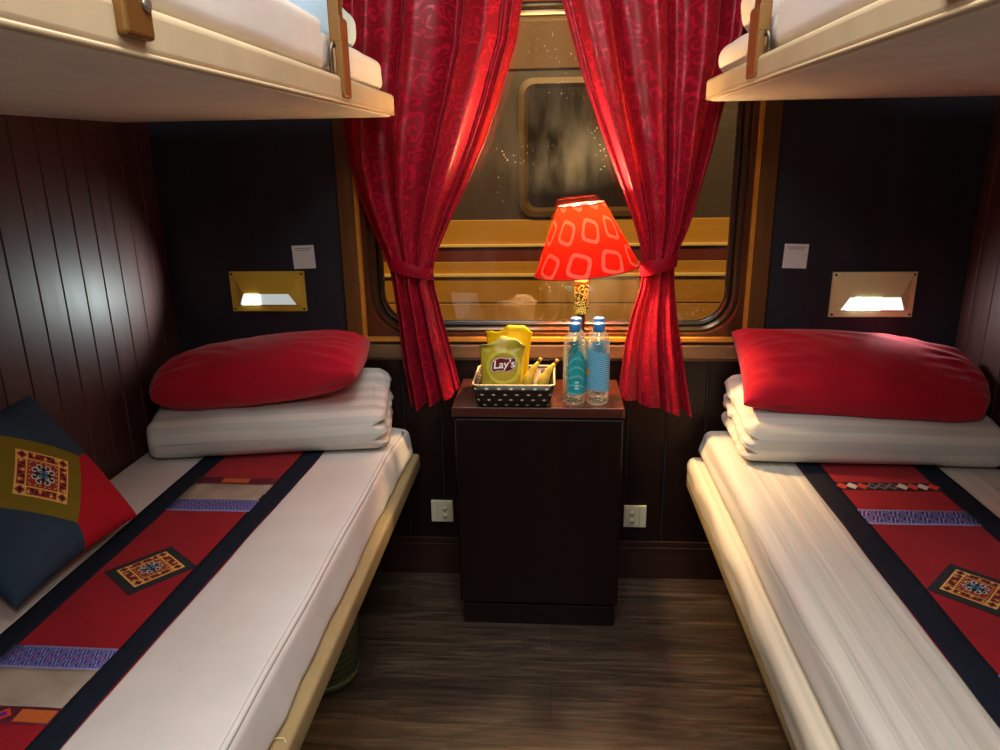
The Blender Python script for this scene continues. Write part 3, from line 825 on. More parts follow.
# upper mattresses and bedding piles
m_sheet_up = fabric('upper_white_sheet', srgb(226, 218, 210), srgb(216, 208, 202), .8, 1200, .12, fold=8)
m_duvet_blue = fabric('pale_blue_cotton', srgb(196, 216, 228), srgb(172, 200, 220), .8, 900, .2, fold=12)
m_aqua = fabric('aqua_towel', srgb(160, 214, 222), srgb(140, 200, 212), .9, 500, .3, fold=12)
def f_up(v):
    q = V(v); q.z += .003*nz(v, 10, 4); q.x += .003*nz(v, 12, 7); return q
o = obj('mattress', softbox(-1.07, -.404, .12, 1.852, 1.3845, 1.456, .022, 14, 60, 4, f_up), m_sheet_up)
tag(o, 'left upper bunk mattress in white sheet', 'mattress')
def f_flap(v):
    q = V(v); q.z += .004*nz(v, 9, 2); 
    if v.y > 1.24: q.y += .006*math.sin(v.z*160)
    q.x += .003*nz(v, 8, 5); return q
fl = obj('hanging_sheet', softbox(-1.05, -.392, .14, 1.352, 1.3835, 1.470, .02, 14, 50, 6, f_flap), m_sheet_up, o)
o = obj('mattress', softbox(.368, 1.07, .12, 1.85, 1.401, 1.470, .034, 14, 60, 4, f_up), m_sheet_up)
tag(o, 'right upper bunk mattress in white sheet', 'mattress')
def f_flapr(v):
    q = V(v); q.z += .003*nz(v, 9, 12); q.x += .002*nz(v, 8, 15); return q
obj('hanging_sheet', softbox(.361, 1.05, .14, 1.355, 1.402, 1.482, .018, 14, 50, 6, f_flapr), m_sheet_up, o)
def roll(name, label, loc, L, B, H, mat, seed, rot=(0, 0, 0), cat='quilt'):
    def f(v):
        q = V(v); q.z += .012*nz(v, 9, seed)*(v.z/H); q.x += .010*nz(v, 12, seed+3); q.y += .010*nz(v, 10, seed+6); return q
    o = obj(name, softbox(-L/2, L/2, -B/2, B/2, 0, H, min(B, H)*.42, 20, 20, 8, f, 6), mat, loc=loc, rot=rot)
    return tag(o, label, cat)
roll('folded_duvet', 'pale blue and white folded duvet at window end of left upper bunk', (-.585, 1.66, 1.462), .30, .22, .085, m_duvet_blue, 3)
roll('towel', 'aqua towel lying on the sheet of left upper bunk', (-.60, 1.20, 1.474), .26, .22, .05, m_aqua, 9, cat='towel')
roll('folded_duvet', 'white folded duvet at window end of right upper bunk', (.545, 1.70, 1.476), .29, .24, .09, m_sheet_up, 12)

# ------------------------------------------------------------------ curtains
def curtain(name, label, XL, XR, ztop, zbl, zbr, nf, ph, lead, seed, tie):
    yc = 1.926
    root = thing(name, label, 'curtain', (tie[0], yc, ztop))
    zmin = lambda s: lerp(zbl, zbr, s)
    def P(u, v):
        s = u; z = lerp(ztop, zmin(s) + .003*math.sin(2*PI*nf*s + ph), v)
        xl, xr = table(XL, z), table(XR, z)
        w = xr - xl
        dz = (z - tie[1])
        amp = .043 if dz > .25 else (.022 + .021*max(0, dz)/.25 if dz > 0 else .022 + .014*min(1, -dz/.25))
        if lead < 0 and dz < 0: amp *= lerp(1, lerp(.25, 1, min(1, max(0, (s - .35)/.3))), min(1, -dz/.08))
        a = 2*PI*nf*s + ph + .9*nz((s*2, z*1.2, 0), 1.2, seed)
        yy = amp*(.78*math.sin(a) + .28*math.sin(2*a + .6 + seed) + .18*math.sin(3.3*a + 2*z))
        xx = xl + w*(s + .055*math.cos(a)*math.sin(PI*s))
        yy += .004*nz((xx, z, 0), 14, seed)
        # sag above the tie
        sag = math.exp(-((dz - .03)/.05)**2)
        yy *= 1 - .35*sag
        return V((xx - tie[0], yy, z - ztop))
    bm = bmesh.new(); g = grid(bm, P, 150, 130)
    dr = obj('drape', bm, mat_curtain, root)
    bm = bmesh.new()                                   # stitched hem along the leading edge
    col = 150 if lead > 0 else 0
    tube(bm, [P(col/150, j/130) for j in range(0, 131, 2)], .0022, 6)
    obj('hem', bm, mat_curtain, dr)
    # tie band: a strip looped round the gathered cloth
    a, b, h, tilt = tie[2], .036, tie[3], tie[4]
    bm = bmesh.new()
    def T(u, v):
        t = 2*PI*u; bul = math.sin(PI*v)*.0015
        x = (a + bul)*math.cos(t); y = (b + bul)*math.sin(t)
        return V((x + tie[5], y, (v - .5)*h*(1 + .12*math.sin(2*t)) - tilt*x + (tie[1] - ztop)))
    grid(bm, T, 48, 6)
    bmesh.ops.remove_doubles(bm, verts=bm.verts, dist=1e-5)
    tb = obj('tie_band', bm, mat_tie, root)
    return root
XL1 = [(1.70, -.50), (1.605, -.512), (1.45, -.525), (1.305, -.533), (1.219, -.525), (1.14, -.505), (1.066, -.478), (1.0, -.45), (.945, -.432), (.90, -.428), (.80, -.42), (.696, -.415), (.563, -.40)]
XR1 = [(1.70, -.072), (1.593, -.079), (1.505, -.092), (1.369, -.137), (1.27, -.176), (1.177, -.218), (1.08, -.268), (.999, -.306), (.95, -.320), (.90, -.318), (.809, -.30), (.70, -.277), (.60, -.257)]
curtain('curtain', 'left red damask curtain tied back above the left pillow', XL1, XR1, 1.70, .560, .612, 3.4, .4, 1, 1.7, (-.376, .955, .057, .034, .28, 0))
XL2 = [(1.70, -.01), (1.59, .017), (1.434, .064), (1.294, .116), (1.147, .175), (1.06, .208), (1.008, .224), (.955, .232), (.90, .228), (.83, .208), (.754, .193), (.66, .184), (.60, .180)]
XR2 = [(1.70, .452), (1.578, .446), (1.448, .433), (1.346, .409), (1.25, .39), (1.169, .371), (1.058, .343), (1.0, .322), (.955, .310), (.90, .314), (.809, .327), (.70, .348), (.55, .378)]
curtain('curtain', 'right red damask curtain tied back beside the lamp', XL2, XR2, 1.70, .600, .548, 3.2, 2.4, -1, 5.3, (.27, .962, .046, .036, -.22, 0))
cr = thing('curtain_rod', 'slim pale curtain rod along the top of the window', 'curtain rod', (0, 2.004, 1.574))
bm = bmesh.new(); tube(bm, [(-.44, 0, 0), (.434, 0, 0)], .0055, 12); obj('rod', bm, plain('cream_rod', srgb(214, 196, 150), .35), cr)
for x in (-.40, .39): obj('bracket', bx(x-.006, x+.006, -.007, .007, -.007, .011), mat_brass, cr, smooth=False)

# ------------------------------------------------------------------ cabinet
cb = thing('bedside_cabinet', 'dark brown wooden cabinet under the window between the berths', 'cabinet', (-.036, 1.87, 0))
cx0, cx1, cy0, cy1 = -.213, .2125, -.127, .1155
bevel(obj('body', bx(cx0+.004, cx1-.004, cy0+.016, cy1, .06, .604), mat_cab, cb, smooth=False), .002)
bevel(obj('door', bx(cx0, cx1, cy0, cy0+.0155, .066, .6), mat_cab, cb, smooth=False), .005, 3)
bevel(obj('top', bx(cx0-.006, cx1+.002, cy0-.004, cy1, .6045, .632), mat_cab_top, cb, smooth=False), .004, 3)
bevel(obj('plinth', bx(cx0+.008, cx1-.008, cy0+.002, cy1-.01, 0, .0605), mat_cab, cb, smooth=False), .002)
TZ = .632

# ------------------------------------------------------------------ table lamp
LX, LY = .073, 1.912
tl = thing('table_lamp', 'table lamp with red patterned cone shade behind the water bottles', 'lamp', (LX, LY, TZ))
obj('base', lathe(bmesh.new(), [(.001, 0), (.033, 0), (.033, .008), (.028, .014), (.014, .02), (.008, .03), (.001, .03)], 32, closed=False), mat_stem, tl)
obj('stem', lathe(bmesh.new(), [(.008, .02), (.0095, .1), (.0105, .205)], 24), mat_stem, tl)
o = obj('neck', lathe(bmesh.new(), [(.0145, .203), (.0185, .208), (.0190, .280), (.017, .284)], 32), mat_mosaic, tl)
obj('collar', lathe(bmesh.new(), [(.018, .2835), (.0185, .289), (.012, .299), (.006, .309), (.0045, .40)], 24), mat_gold, tl)
SZ0, SZ1 = .317, .484
bm = bmesh.new()
n_ = 12
lathe(bm, [(lerp(.136, .0585, i/n_), lerp(SZ0, SZ1, i/n_)) for i in range(n_+1)], 72, closed=False, uv=True)
tilt = Matrix.Translation((.004, 0, .40)) @ Matrix.Rotation(-.105, 4, 'Y') @ Matrix.Translation((0, 0, -.40))
bm.transform(tilt); sh = obj('shade', bm, mat_shade, tl)
bm = bmesh.new()
m_trim = plain('red_trim', srgb(190, 30, 22), .6); bm.free()
for r, z in ((.136, SZ0), (.0585, SZ1)):
    bm = bmesh.new()
    tube(bm, [(r*math.cos(2*PI*i/48), r*math.sin(2*PI*i/48), z) for i in range(49)], .0018, 6, cap=False)
    bm.transform(tilt); obj('shade_trim', bm, m_trim, sh)
bm = bmesh.new()
for a in range(3):
    an = a*2*PI/3 + .5; tube(bm, [(0.004, 0, .40 + SZ1*0 + .065), (.0575*math.cos(an), .0575*math.sin(an), SZ1 - .012)], .0012, 6)
bm.transform(tilt); obj('spider', bm, mat_gold, tl)
BULB = SZ0 + .130
o = obj('bulb', lathe(bmesh.new(), [(.001, -.018), (.006, -.017), (.012, -.004), (.013, .005), (.011, .013), (.006, .018), (.001, .019)], 24, closed=False), glow('warm_bulb_glow', (1, .62, .25), 20), tl, loc=(.003, 0, BULB))

# ------------------------------------------------------------------ basket with snacks
bk = thing('snack_basket', 'dark woven basket with pale rim on the cabinet top', 'basket', (-.098, 1.818, TZ))
def make_basket():
    m = MT('dark_woven_basket')
    u, v, _ = m.xyz(m.coord('UV'))
    r = m.mth('FLOOR', v); u2 = m.mth('ADD', u, m.mth('MULTIPLY', r, .5))
    fx = m.mth('SUBTRACT', m.mth('FRACT', u2), .5); fy = m.mth('SUBTRACT', m.mth('FRACT', v), .5)
    d = m.mth('ADD', m.mth('ABSOLUTE', fx), m.mth('ABSOLUTE', fy))
    dot = m.mth('LESS_THAN', d, .19)
    m.p(Base_Color=m.mix(dot, srgb(26, 16, 12), srgb(190, 172, 140)), Roughness=.4)
    m.bump(m.mth('ADD', m.mth('SINE', m.mth('MULTIPLY', u2, 2*PI)), m.mth('SINE', m.mth('MULTIPLY', v, 2*PI))), .15, .002)
    return m.m
mat_basket = make_basket()
def basket_shell():
    bm = bmesh.new(); L = bm.loops.layers.uv.verify()
    def loop(hx, hy, z, n=6, r=.014):
        pts = []
        for cx, cy, a0 in ((hx-r, hy-r, 0), (-hx+r, hy-r, PI/2), (-hx+r, -hy+r, PI), (hx-r, -hy+r, 3*PI/2)):
            for i in range(n+1):
                a = a0 + PI/2*i/n; pts.append((cx + r*math.cos(a), cy + r*math.sin(a), z))
        return pts
    rings = [loop(lerp(.090, .103, t), lerp(.078, .090, t), .060*t) for t in (0, .33, .66, 1)]
    inn = [loop(lerp(.087, .100, t), lerp(.075, .087, t), lerp(.004, .060, t)) for t in (1, .5, 0)]
    allr = rings + inn
    V_ = [[bm.verts.new(p) for p in r] for r in allr]
    m = len(V_[0])
    per = [0]
    for i in range(m): per.append(per[-1] + (V(rings[0][(i+1) % m]) - V(rings[0][i])).length)
    zz = [0, 1.4, 2.8, 4, 4, 2, 0]
    for k in range(len(V_)-1):
        for i in range(m):
            j = (i+1) % m; f = bm.faces.new((V_[k][i], V_[k][j], V_[k+1][j], V_[k+1][i]))
            for lp, q in zip(f.loops, ((per[i], zz[k]), (per[i+1], zz[k]), (per[i+1], zz[k+1]), (per[i], zz[k+1]))): lp[L].uv = (q[0]/.026, q[1])
    bm.faces.new(V_[0]); bm.faces.new(V_[-1])
    return bm, loop
bm, loop = basket_shell(); obj('body', bm, mat_basket, bk)
bm = bmesh.new(); lp_ = loop(.1015, .0885, .061); tube(bm, lp_ + [lp_[0]], .0024, 6, cap=False)
obj('rim', bm, plain('pale_basket_rim', srgb(206, 188, 140), .5), bk)

def bag(name, label, loc, rot, w, h, T, mat, seed, fold=0.):
    """sealed crisp packet: pillow body, flat crimped seals at top and bottom"""
    root = thing(name, label, 'snack packet', loc, rot)
    def surf(u, v, s):
        x = (u - .5)*w; z = v*h
        e = max(0, 1 - (2*u - 1)**2)**.55; sv = max(0, 1 - (2*v - 1)**6)**.6
        t = T*e*sv*(1 - .25*v)
        t += (.0055*nz((x, z, s), 22, seed) + .003*nz((x, z*.4, s), 60, seed))*e*sv*(1 if v < .2 or v > .8 else .6)
        x *= .96 - .03*math.sin(PI*v) + .14*v*v
        y = -s*t
        if v > .86: y += -(v - .86)/.14*fold*(.55 + .45*math.sin(5*u + seed)); z += .012*math.sin(u*6 + seed*2)*(v-.86)/.14 - .006*abs(math.sin(u*9+seed))*(v-.86)/.14
        return V((x, y, z))
    bm = bmesh.new()
    f = grid(bm, lambda u, v: surf(u, v, 1), 36, 44); b = grid(bm, lambda u, v: surf(u, v, -1), 36, 44, 1)
    bmesh.ops.remove_doubles(bm, verts=bm.verts, dist=2e-4)
    obj('packet', bm, mat, root)
    return root, surf
def foil(name, c1, c2, tr=.0, rough=.35):
    m = MT(name); c = m.coord('Object')
    m.p(Base_Color=m.mix(m.ramp(m.noise(c, 22, 3), [(.35, (0,)*3), (.65, (1,)*3)]), c1, c2), Roughness=rough, Specular_IOR_Level=.6)
    m.bump(m.noise(c, 60, 3), .25, .003)
    if tr:
        t = m.n('ShaderNodeBsdfTranslucent', {'Color': (*c1, 1)}); mx = m.n('ShaderNodeMixShader', {0: tr, 1: m.b.outputs[0], 2: t.outputs[0]}); m.t.links.new(mx.outputs[0], m.o.inputs[0])
    return m.m
mat_back_foil = plain('silver_packet_back', srgb(190, 184, 160), .35, .3)
mat_bag_y = foil('yellow_packet_film', srgb(246, 214, 10), srgb(236, 196, 0), .45)
mat_bag_o = foil('olive_yellow_packet_film', srgb(190, 172, 50), srgb(160, 142, 36), .10)
bag1, surf1 = bag('crisp_packet', 'crumpled olive yellow crisp packet with white script logo on dark red, in the basket', (-.131, 1.791, TZ+.011), (-.10, .03, .05), .112, .150, .019, [mat_bag_o, mat_back_foil], 2.2, .022)
def on_bag(bm, surf, w, h, cx, cz, off):
    for v in bm.verts:
        x, z = v.co.x + cx, v.co.y + cz
        p = surf(min(1, max(0, x/w + .5)), min(1, max(0, z/h)), 1)
        v.co = (x, p.y - off - v.co.z, z)
    return bm
def disc(rx, rz, n=40, rings=6):
    bm = bmesh.new(); c = bm.verts.new((0, 0, 0)); prev = None
    for k in range(1, rings+1):
        rg = [bm.verts.new((rx*k/rings*math.cos(2*PI*i/n), rz*k/rings*math.sin(2*PI*i/n), 0)) for i in range(n)]
        for i in range(n):
            if prev: bm.faces.new((prev[i], prev[(i+1) % n], rg[(i+1) % n], rg[i]))
            else: bm.faces.new((c, rg[i], rg[(i+1) % n]))
        prev = rg
    return bm
w1, h1 = .112, .150; lz = .083
obj('round_emblem', on_bag(disc(.044, .044), surf1, w1, h1, .004, lz - .002, .0010), foil('yellow_green_print', srgb(196, 190, 60), srgb(176, 172, 52)), bag1)
obj('emblem_centre', on_bag(disc(.036, .036), surf1, w1, h1, .004, lz - .002, .0016), foil('olive_print', srgb(168, 150, 40), srgb(150, 134, 36)), bag1)
def plaque(hx, hz):
    bm = bmesh.new(); grid(bm, lambda u, v: V(((u-.5)*2*hx*(1 - .10*(2*v-1)**2), (v-.5)*2*hz*(1 - .22*(2*u-1)**2) + .006*(u-.5)*2 + .0035*math.sin(2*PI*u), 0)), 16, 8); return bm
obj('logo_border', on_bag(plaque(.0315, .0175), surf1, w1, h1, .004, lz + .004, .0022), E_WHT, bag1)
obj('logo_plaque', on_bag(plaque(.0300, .0160), surf1, w1, h1, .004, lz + .004, .0028), plain('maroon_print', srgb(96, 12, 30), .4), bag1)
tb = text_bm("Lay's", .0285, .18, .0004)
tb.transform(Matrix.Rotation(.09, 4, 'Z'))
obj('logo_lettering', on_bag(tb, surf1, w1, h1, .004, lz + .0045, .0034), plain('white_print', srgb(244, 240, 232), .5), bag1, smooth=False)
bm = bmesh.new()
for i in range(9):                                     # line of small illegible print under the emblem
    x = -.034 + .0085*i; h_ = (.0026, .0036, .003)[i % 3]
    bm.faces.new([bm.verts.new(p) for p in ((x, -h_/2, 0), (x + .006, -h_/2, 0), (x + .006, h_/2, 0), (x, h_/2, 0))])
obj('print_line', on_bag(bm, surf1, w1, h1, .002, .036, .002), plain('dark_green_print', srgb(52, 74, 24), .5), bag1, smooth=False)
bag2, surf2 = bag('crisp_packet', 'bright yellow crisp packet behind the packet with the script logo', (-.120, 1.838, TZ+.008), (-.04, .04, -.08), .112, .176, .017, [mat_bag_y, mat_back_foil], 5.1, .012)

def banana(label, loc, rot):
    root = thing('banana', label, 'banana', loc, rot, 'bananas in the basket')
    m = MT('banana_peel'); c = m.coord('Generated'); z = m.xyz(c)[2]
    m.p(Base_Color=m.mix(m.ramp(m.mth('ADD', z, m.mth('MULTIPLY', m.noise(c, 3, 2), .3)), [(.55, (0,)*3), (.85, (1,)*3)]), srgb(150, 140, 36), srgb(226, 176, 50)), Roughness=.45)
    pts = []; rs = []
    for i in range(17):
        t = i/16; a = -.25 + .95*t
        pts.append((.10*(1 - math.cos(a*1.15)) , 0, .098*t)); rs.append(.0155*(math.sin(PI*min(1, max(.04, t*1.12 + .06)))**.55) if t < .8 else .0155*lerp(.62, .26, (t-.8)/.2))
    bm = bmesh.new(); tube(bm, pts, rs, 6 if False else 10); obj('peel', bm, m.m, root)
    bm = bmesh.new(); tube(bm, [pts[-1], (pts[-1][0] + .006, 0, pts[-1][2] + .010)], [.0042, .0048], 8); obj('stem', bm, plain('banana_stem', srgb(176, 128, 50), .6), root)
    return root
banana('banana standing in the basket right beside the crisp packets', (-.066, 1.780, TZ+.008), (0, 0, .15))
banana('banana standing in the right front corner of the basket', (-.030, 1.776, TZ+.008), (0, .05, .05))
tag(bevel(obj('white_sachet', bx(-.013, .013, -.002, .002, 0, .072), plain('white_sachet_paper', srgb(226, 222, 200), .6), smooth=False, loc=(-.048, 1.797, TZ+.006), rot=(-.12, .05, 0)), .001), 'small white sachet standing between the two bananas in the basket', 'sachet')

# ------------------------------------------------------------------ water bottles
def make_water():
    m = MT('clear_water_bottle')
    tr = m.n('ShaderNodeBsdfTransparent', {'Color': (.90, .965, .985)})
    gl = m.n('ShaderNodeBsdfGlossy', {'Roughness': .06, 'Color': (1, 1, 1)})
    lw = m.n('ShaderNodeLayerWeight', {'Blend': .32})
    f = m.mth('ADD', m.mth('MULTIPLY', lw.outputs['Facing'], .55), .03)
    a = m.n('ShaderNodeMixShader', {0: f, 1: tr.outputs[0], 2: gl.outputs[0]})
    tl = m.n('ShaderNodeBsdfTranslucent', {'Color': (.85, .95, 1, 1)})
    b = m.n('ShaderNodeMixShader', {0: m.mth('MULTIPLY', lw.outputs['Facing'], .22), 1: a.outputs[0], 2: tl.outputs[0]})
    m.t.links.new(b.outputs[0], m.o.inputs[0]); return m.m
mat_water = make_water()
mat_cap = plain('blue_cap', srgb(44, 116, 180), .4)
def make_label(name, a, b, stripes, line):
    m = MT(name); u, v, _ = m.xyz(m.coord('UV'))
    s_ = m.mth('SINE', m.mth('MULTIPLY', m.mth('ADD', v, m.mth('MULTIPLY', u, .12)), stripes))
    f = m.mth('MULTIPLY', m.mth('GREATER_THAN', s_, .78), line)
    nn = m.noise(m.coord('UV', (3, 5, 1)), 2, 3)
    m.p(Base_Color=m.mix(f, m.mix(nn, a, b), srgb(190, 222, 232)), Roughness=.4); return m.m
lab_teal = make_label('teal_label', srgb(14, 104, 124), srgb(30, 172, 168), 30., .22)
lab_blue = make_label('blue_striped_label', srgb(38, 128, 168), srgb(66, 160, 192), 120., .75)
m_orange = plain('orange_dot', srgb(214, 150, 50), .5)
def bottle(label, loc, rotz, kind):
    root = thing('water_bottle', label, 'bottle', loc, (0, 0, rotz), 'bottles on the cabinet')
    R = .0285
    prof = [(.001, .004), (.014, .003), (.020, .0), (.0255, .003), (R, .012), (R, .03), (R*.965, .036), (R, .042)]
    prof += [(R, .135), (R*.97, .150), (.024, .163), (.017, .173), (.0125, .179), (.0118, .190), (.001, .190)]
    obj('body', lathe(bmesh.new(), prof, 40, closed=False), mat_water, root)
    cp = [(.001, .207), (.0125, .207), (.0138, .205), (.0138, .1865), (.0128, .1855)]
    bm = bmesh.new(); n = 48
    rings = [[bm.verts.new((r*(1 + (.025 if i % 2 and 2 <= k <= 3 else 0))*math.cos(2*PI*i/n), r*(1 + (.025 if i % 2 and 2 <= k <= 3 else 0))*math.sin(2*PI*i/n), z)) for i in range(n)] for k, (r, z) in enumerate(cp)]
    for a, b in zip(rings, rings[1:]):
        for i in range(n): bm.faces.new((a[i], a[(i+1) % n], b[(i+1) % n], b[i]))
    obj('cap', bm, mat_cap, root)
    t0, t1 = (-PI*.70, PI*.02) if kind == 'teal' else (-PI*1.02, PI*.05)
    def P(u, v):
        a = lerp(t0, t1, u)
        top = (.112 + .030*math.sin(PI*min(1, u*1.25))) if kind == 'teal' else (.150 - .022*u)
        lo = .030 if kind == 'teal' else lerp(.044, .034, u)
        return V(((R+.0006)*math.cos(a), (R+.0006)*math.sin(a), lerp(lo, top, v)))
    bm = bmesh.new(); grid(bm, P, 30, 10)
    lb_ = obj('label', bm, lab_teal if kind == 'teal' else lab_blue, root)
    bm = bmesh.new()
    if kind != 'teal':
        c = bm.verts.new((0, 0, 0)); aa = -PI*.86; rg = []
        for i in range(20):
            t = 2*PI*i/20; an = aa + .0085*math.cos(t)/R; rg.append(bm.verts.new(((R+.0012)*math.cos(an), (R+.0012)*math.sin(an), .085 + .0085*math.sin(t))))
        c.co = ((R+.0014)*math.cos(aa), (R+.0014)*math.sin(aa), .085)
        for i in range(20): bm.faces.new((c, rg[i], rg[(i+1) % 20]))
        obj('orange_dot', bm, m_orange, lb_, smooth=False)
    else:
        for k, (z, da) in enumerate(((.062, .34), (.053, .26), (.046, .40))):   # pale print lines
            a0 = -PI*.44
            bm.faces.new([bm.verts.new(((R+.0012)*math.cos(a0 + s*da/2*1.0), (R+.0012)*math.sin(a0 + s*da/2), z + q*.0022)) for s, q in ((-1, -1), (1, -1), (1, 1), (-1, 1))])
        obj('pale_print', bm, plain('pale_print', srgb(170, 214, 216), .5), lb_, smooth=False)
    return root
bA = bottle('front left water bottle with a plain teal label, blue cap', (.0535, 1.783, TZ), 0, 'teal')
bB = bottle('front right water bottle with blue striped label and orange dot', (.1125, 1.783, TZ), 0, 'blue')
dup(bA, (.058, 1.843, TZ), (0, 0, 2.6), 'water bottle with blue cap directly behind the teal-labelled bottle')
dup(bB, (.116, 1.844, TZ), (0, 0, 2.9), 'water bottle with blue cap directly behind the orange-dotted bottle')

# ------------------------------------------------------------------ reading lamps, stickers, sockets on the far wall
def reading_lamp(label, x, z, w, h, led_side):
    root = thing('reading_lamp', label, 'wall lamp', (x, D, z))
    hw, hh = w/2, h/2
    bm = bmesh.new()
    A = [(-hw, -hh), (hw, -hh), (hw, hh), (-hw, hh)]
    B = [(-hw+.014, -hh+.014), (hw-.014, -hh+.014), (hw-.014, hh-.014), (-hw+.014, hh-.014)]
    C = [(-hw*.76, -hh+.020), (hw*.76, -hh+.020), (hw*.60, -.004), (-hw*.60, -.004)]
    yC = [-.014, -.014, -.026, -.026]
    vA0 = [bm.verts.new((p[0], -.001, p[1])) for p in A]; vA = [bm.verts.new((p[0], -.008, p[1])) for p in A]
    vB = [bm.verts.new((p[0], -.010, p[1])) for p in B]; vC = [bm.verts.new((p[0], yy, p[1])) for p, yy in zip(C, yC)]
    for a, b in ((vA0, vA), (vA, vB), (vB, vC)):
        for i in range(4): bm.faces.new((a[i], a[(i+1) % 4], b[(i+1) % 4], b[i]))
    bm.faces.new(vA0)
    obj('bezel', bm, mat_brass if led_side < 0 else mat_brass_pale, root, smooth=False)
    bm = bmesh.new()
    off = -.0012
    q = [V((p[0], yy + off, p[1])) for p, yy in zip(C, yC)]
    bm.faces.new([bm.verts.new(v) for v in q])
    def sub(t0, t1): return [q[0].lerp(q[1], t0), q[0].lerp(q[1], t1), q[3].lerp(q[2], t1), q[3].lerp(q[2], t0)]
    ln = obj('lens', bm, glow('lens_dim' if led_side < 0 else 'lens_bright', (.80, .95, .90), 0.45 if led_side < 0 else 1.2), root, smooth=False)
    bm = bmesh.new(); bm.faces.new([bm.verts.new(v + V((0, -.0012, 0))) for v in (sub(.04, .36) if led_side < 0 else sub(.1, .62))])
    obj('led', bm, glow('led_white', (.85, 1, .95), 9), ln, smooth=False)
    for sx in (-1, 1):
        for sz in (-1, 1):
            obj('screw', lathe(bmesh.new(), [(.0032, 0), (.0032, .0012), (.001, .002)], 12), mat_screw_dark, root, loc=(sx*(hw-.007), -.0085, sz*(hh-.007)), rot=(PI/2, 0, 0))
    return root
reading_lamp('lit brass reading lamp on the far wall above the left berth', -.797, .8815, .213, .112, -1)
reading_lamp('lit pale yellow reading lamp on the far wall above the right berth', .843, .868, .214, .120, 1)
def sticker(label, x, z, rot):
    root = thing('sticker', label, 'sticker', (x, D, z), (0, rot, 0))
    obj('paper', bx(-.031, .031, -.0012, -.0002, -.032, .032), mat_paper, root, smooth=False)
    bm = bmesh.new()
    for z_, w_ in ((.024, .024), (.019, .020)): box(bm, -w_, w_, -.0016, -.0012, z_-.0009, z_+.0009)
    obj('faint_print', bm, mat_print, root, smooth=False)
sticker('white square sticker on the far wall left of the window', -.688, .976, -.03)
sticker('white square sticker on the far wall right of the window', .636, .970, .03)
def outlet(label, x, z, sx):
    root = thing('wall_socket', label, 'socket', (x, D-.003, z))
    bevel(obj('plate', bx(-.033, .033, -.008, 0, -.035, .035), mat_socket, root, smooth=False), .002)
    bevel(obj('insert', bx(sx*.009-.0165, sx*.009+.0165, -.0095, -.008, -.029, .029), mat_socket, root, smooth=False), .0008)
    for dz in (.012, -.012):
        bm = lathe(bmesh.new(), [(.0075, 0), (.0075, .003), (.0055, .005), (.001, .0052)], 20)
        obj('button', bm, mat_socket, root, loc=(sx*.009, -.0095, dz), rot=(PI/2, 0, 0))
    box_ = bx(-sx*.0135-.0006, -sx*.0135+.0006, -.0084, -.008, -.03, .03)
    obj('joint_line', box_, mat_socket_dk, root, smooth=False)
outlet('ivory wall socket left of the cabinet', -.331, .2115, 1)
outlet('ivory wall socket right of the cabinet', .2445, .2055, -1)

# ------------------------------------------------------------------ waste bin under the left berth
wb = thing('waste_bin', 'dark green perforated waste bin under the left berth', 'bin', (-.565, 1.515, 0))
m = MT('green_perforated_plastic'); u, v, _ = m.xyz(m.coord('UV', (70, 26, 1)))
r_ = m.mth('FLOOR', v); fx = m.mth('SUBTRACT', m.mth('FRACT', m.mth('ADD', u, m.mth('MULTIPLY', r_, .5))), .5); fy = m.mth('SUBTRACT', m.mth('FRACT', v), .5)
hole = m.mth('LESS_THAN', m.mth('ADD', m.mth('MULTIPLY', fx, fx), m.mth('MULTIPLY', fy, fy)), .1)
m.p(Base_Color=m.mix(hole, srgb(92, 98, 62), srgb(24, 26, 16)), Roughness=.5)
obj('bucket', lathe(bmesh.new(), [(.076, .004), (.082, .012), (.100, .255)], 48, closed=False, uv=True), m.m, wb)
bm = lathe(bmesh.new(), [(.001, .001), (.070, .0), (.082, .006), (.086, .022), (.083, .024)], 48, closed=False); obj('base_band', bm, plain('green_plastic', srgb(84, 90, 58), .45), wb)
bm = bmesh.new(); lathe(bm, [(.0995, .25), (.104, .252), (.104, .268), (.099, .27), (.0975, .252)], 48, closed=False)
obj('rim_band', bm, bpy.data.materials['green_plastic'], wb)
bm = bmesh.new()
def LN(u, v):
    a = 2*PI*u; r = .101 + .008*v + .012*nz((math.cos(a), math.sin(a), v), 3, 2)*v*1.4 + .004*nz((math.cos(a)*4, math.sin(a)*4, v*2), 3)
    return V((r*math.cos(a), r*math.sin(a), lerp(.283, .225, v) + .012*nz((math.cos(a)*2, math.sin(a)*2, 0), 2.5)*v))
grid(bm, LN, 72, 8); m = MT('clear_bin_liner'); m.p(Base_Color=(.75, .8, .85), Roughness=.3, Alpha=.55)
obj('liner', bm, m.m, wb)
bm = bmesh.new()
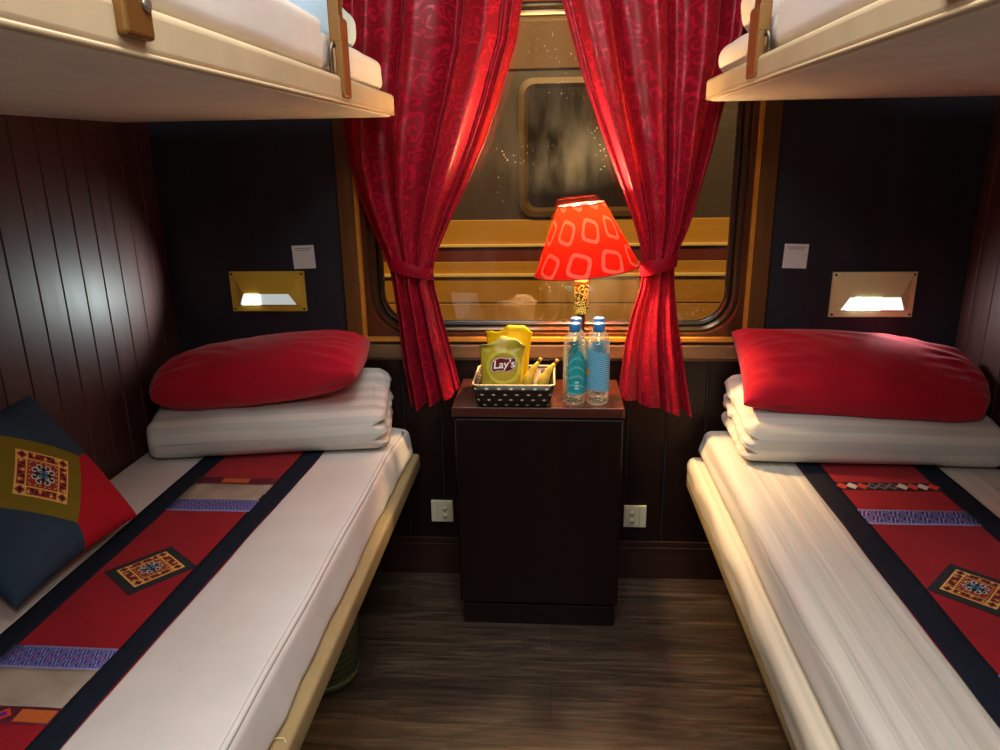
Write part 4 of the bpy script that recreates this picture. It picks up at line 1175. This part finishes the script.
tube(bm, [(-.418, .860, .4128), (-.409, .866, .4150), (-.397, .868, .4140), (-.388, .861, .4065), (-.3825, .848, .392), (-.3825, .838, .378)], .0010, 6)
tag(obj('loose_thread', bm, plain('cream_thread', srgb(226, 206, 150), .7)), 'loose cream thread hanging over tan edge of the left berth', 'thread')

# ------------------------------------------------------------------ lights
def light(name, typ, loc, energy, col, rot=(0, 0, 0), **kw):
    ld = bpy.data.lights.new(name, typ); ld.energy = energy; ld.color = col
    for k_, v_ in kw.items(): setattr(ld, k_, v_)
    o = bpy.data.objects.new(name, ld); COL.objects.link(o); o.location = loc; o.rotation_euler = rot
    return o
light('ceiling_light', 'AREA', (0, .55, HC - .02), 25, (1, .97, .94), (0, 0, 0), shape='RECTANGLE', size=.8, size_y=.9)
light('table_lamp_light', 'POINT', (LX + .003, LY, TZ + BULB), 46, (1, .68, .30), shadow_soft_size=.026)
def aim(o, t):
    o.rotation_euler = (V(t) - o.location).to_track_quat('-Z', 'Y').to_euler()
o = light('left_reading_light', 'SPOT', (-.84, D - .06, .875), 6.5, (.80, .96, .94), spot_size=1.5, spot_blend=.9, shadow_soft_size=.015); aim(o, (-1.08, 1.76, .93))
o = light('right_reading_light', 'SPOT', (.845, D - .05, .852), 2.2, (.86, .97, 1), spot_size=2.6, spot_blend=.9, shadow_soft_size=.02); aim(o, (1.02, 1.72, .80))
o = light('platform_lamp', 'AREA', (0, 2.75, 2.5), 60, (1, .72, .34), shape='RECTANGLE', size=2.6, size_y=.3); aim(o, (0, 4.2, .8))

for x in (-.40, .40):  # added unseen pair, filling in light from the doorway end
    o = light('doorway_fill_light', 'AREA', (x, YB + .03, 1.92), 10, (1, .97, .94), shape='RECTANGLE', size=.3, size_y=.3); aim(o, (0, 2, .9))
w = bpy.data.worlds.new('night'); S.world = w; w.use_nodes = True
w.node_tree.nodes['Background'].inputs[0].default_value = (.02, .022, .03, 1); w.node_tree.nodes['Background'].inputs[1].default_value = .15
vs = S.view_settings; vs.view_transform = 'Standard'; vs.look = 'None'; vs.gamma = 1; vs.use_curve_mapping = False; vs.exposure = 0
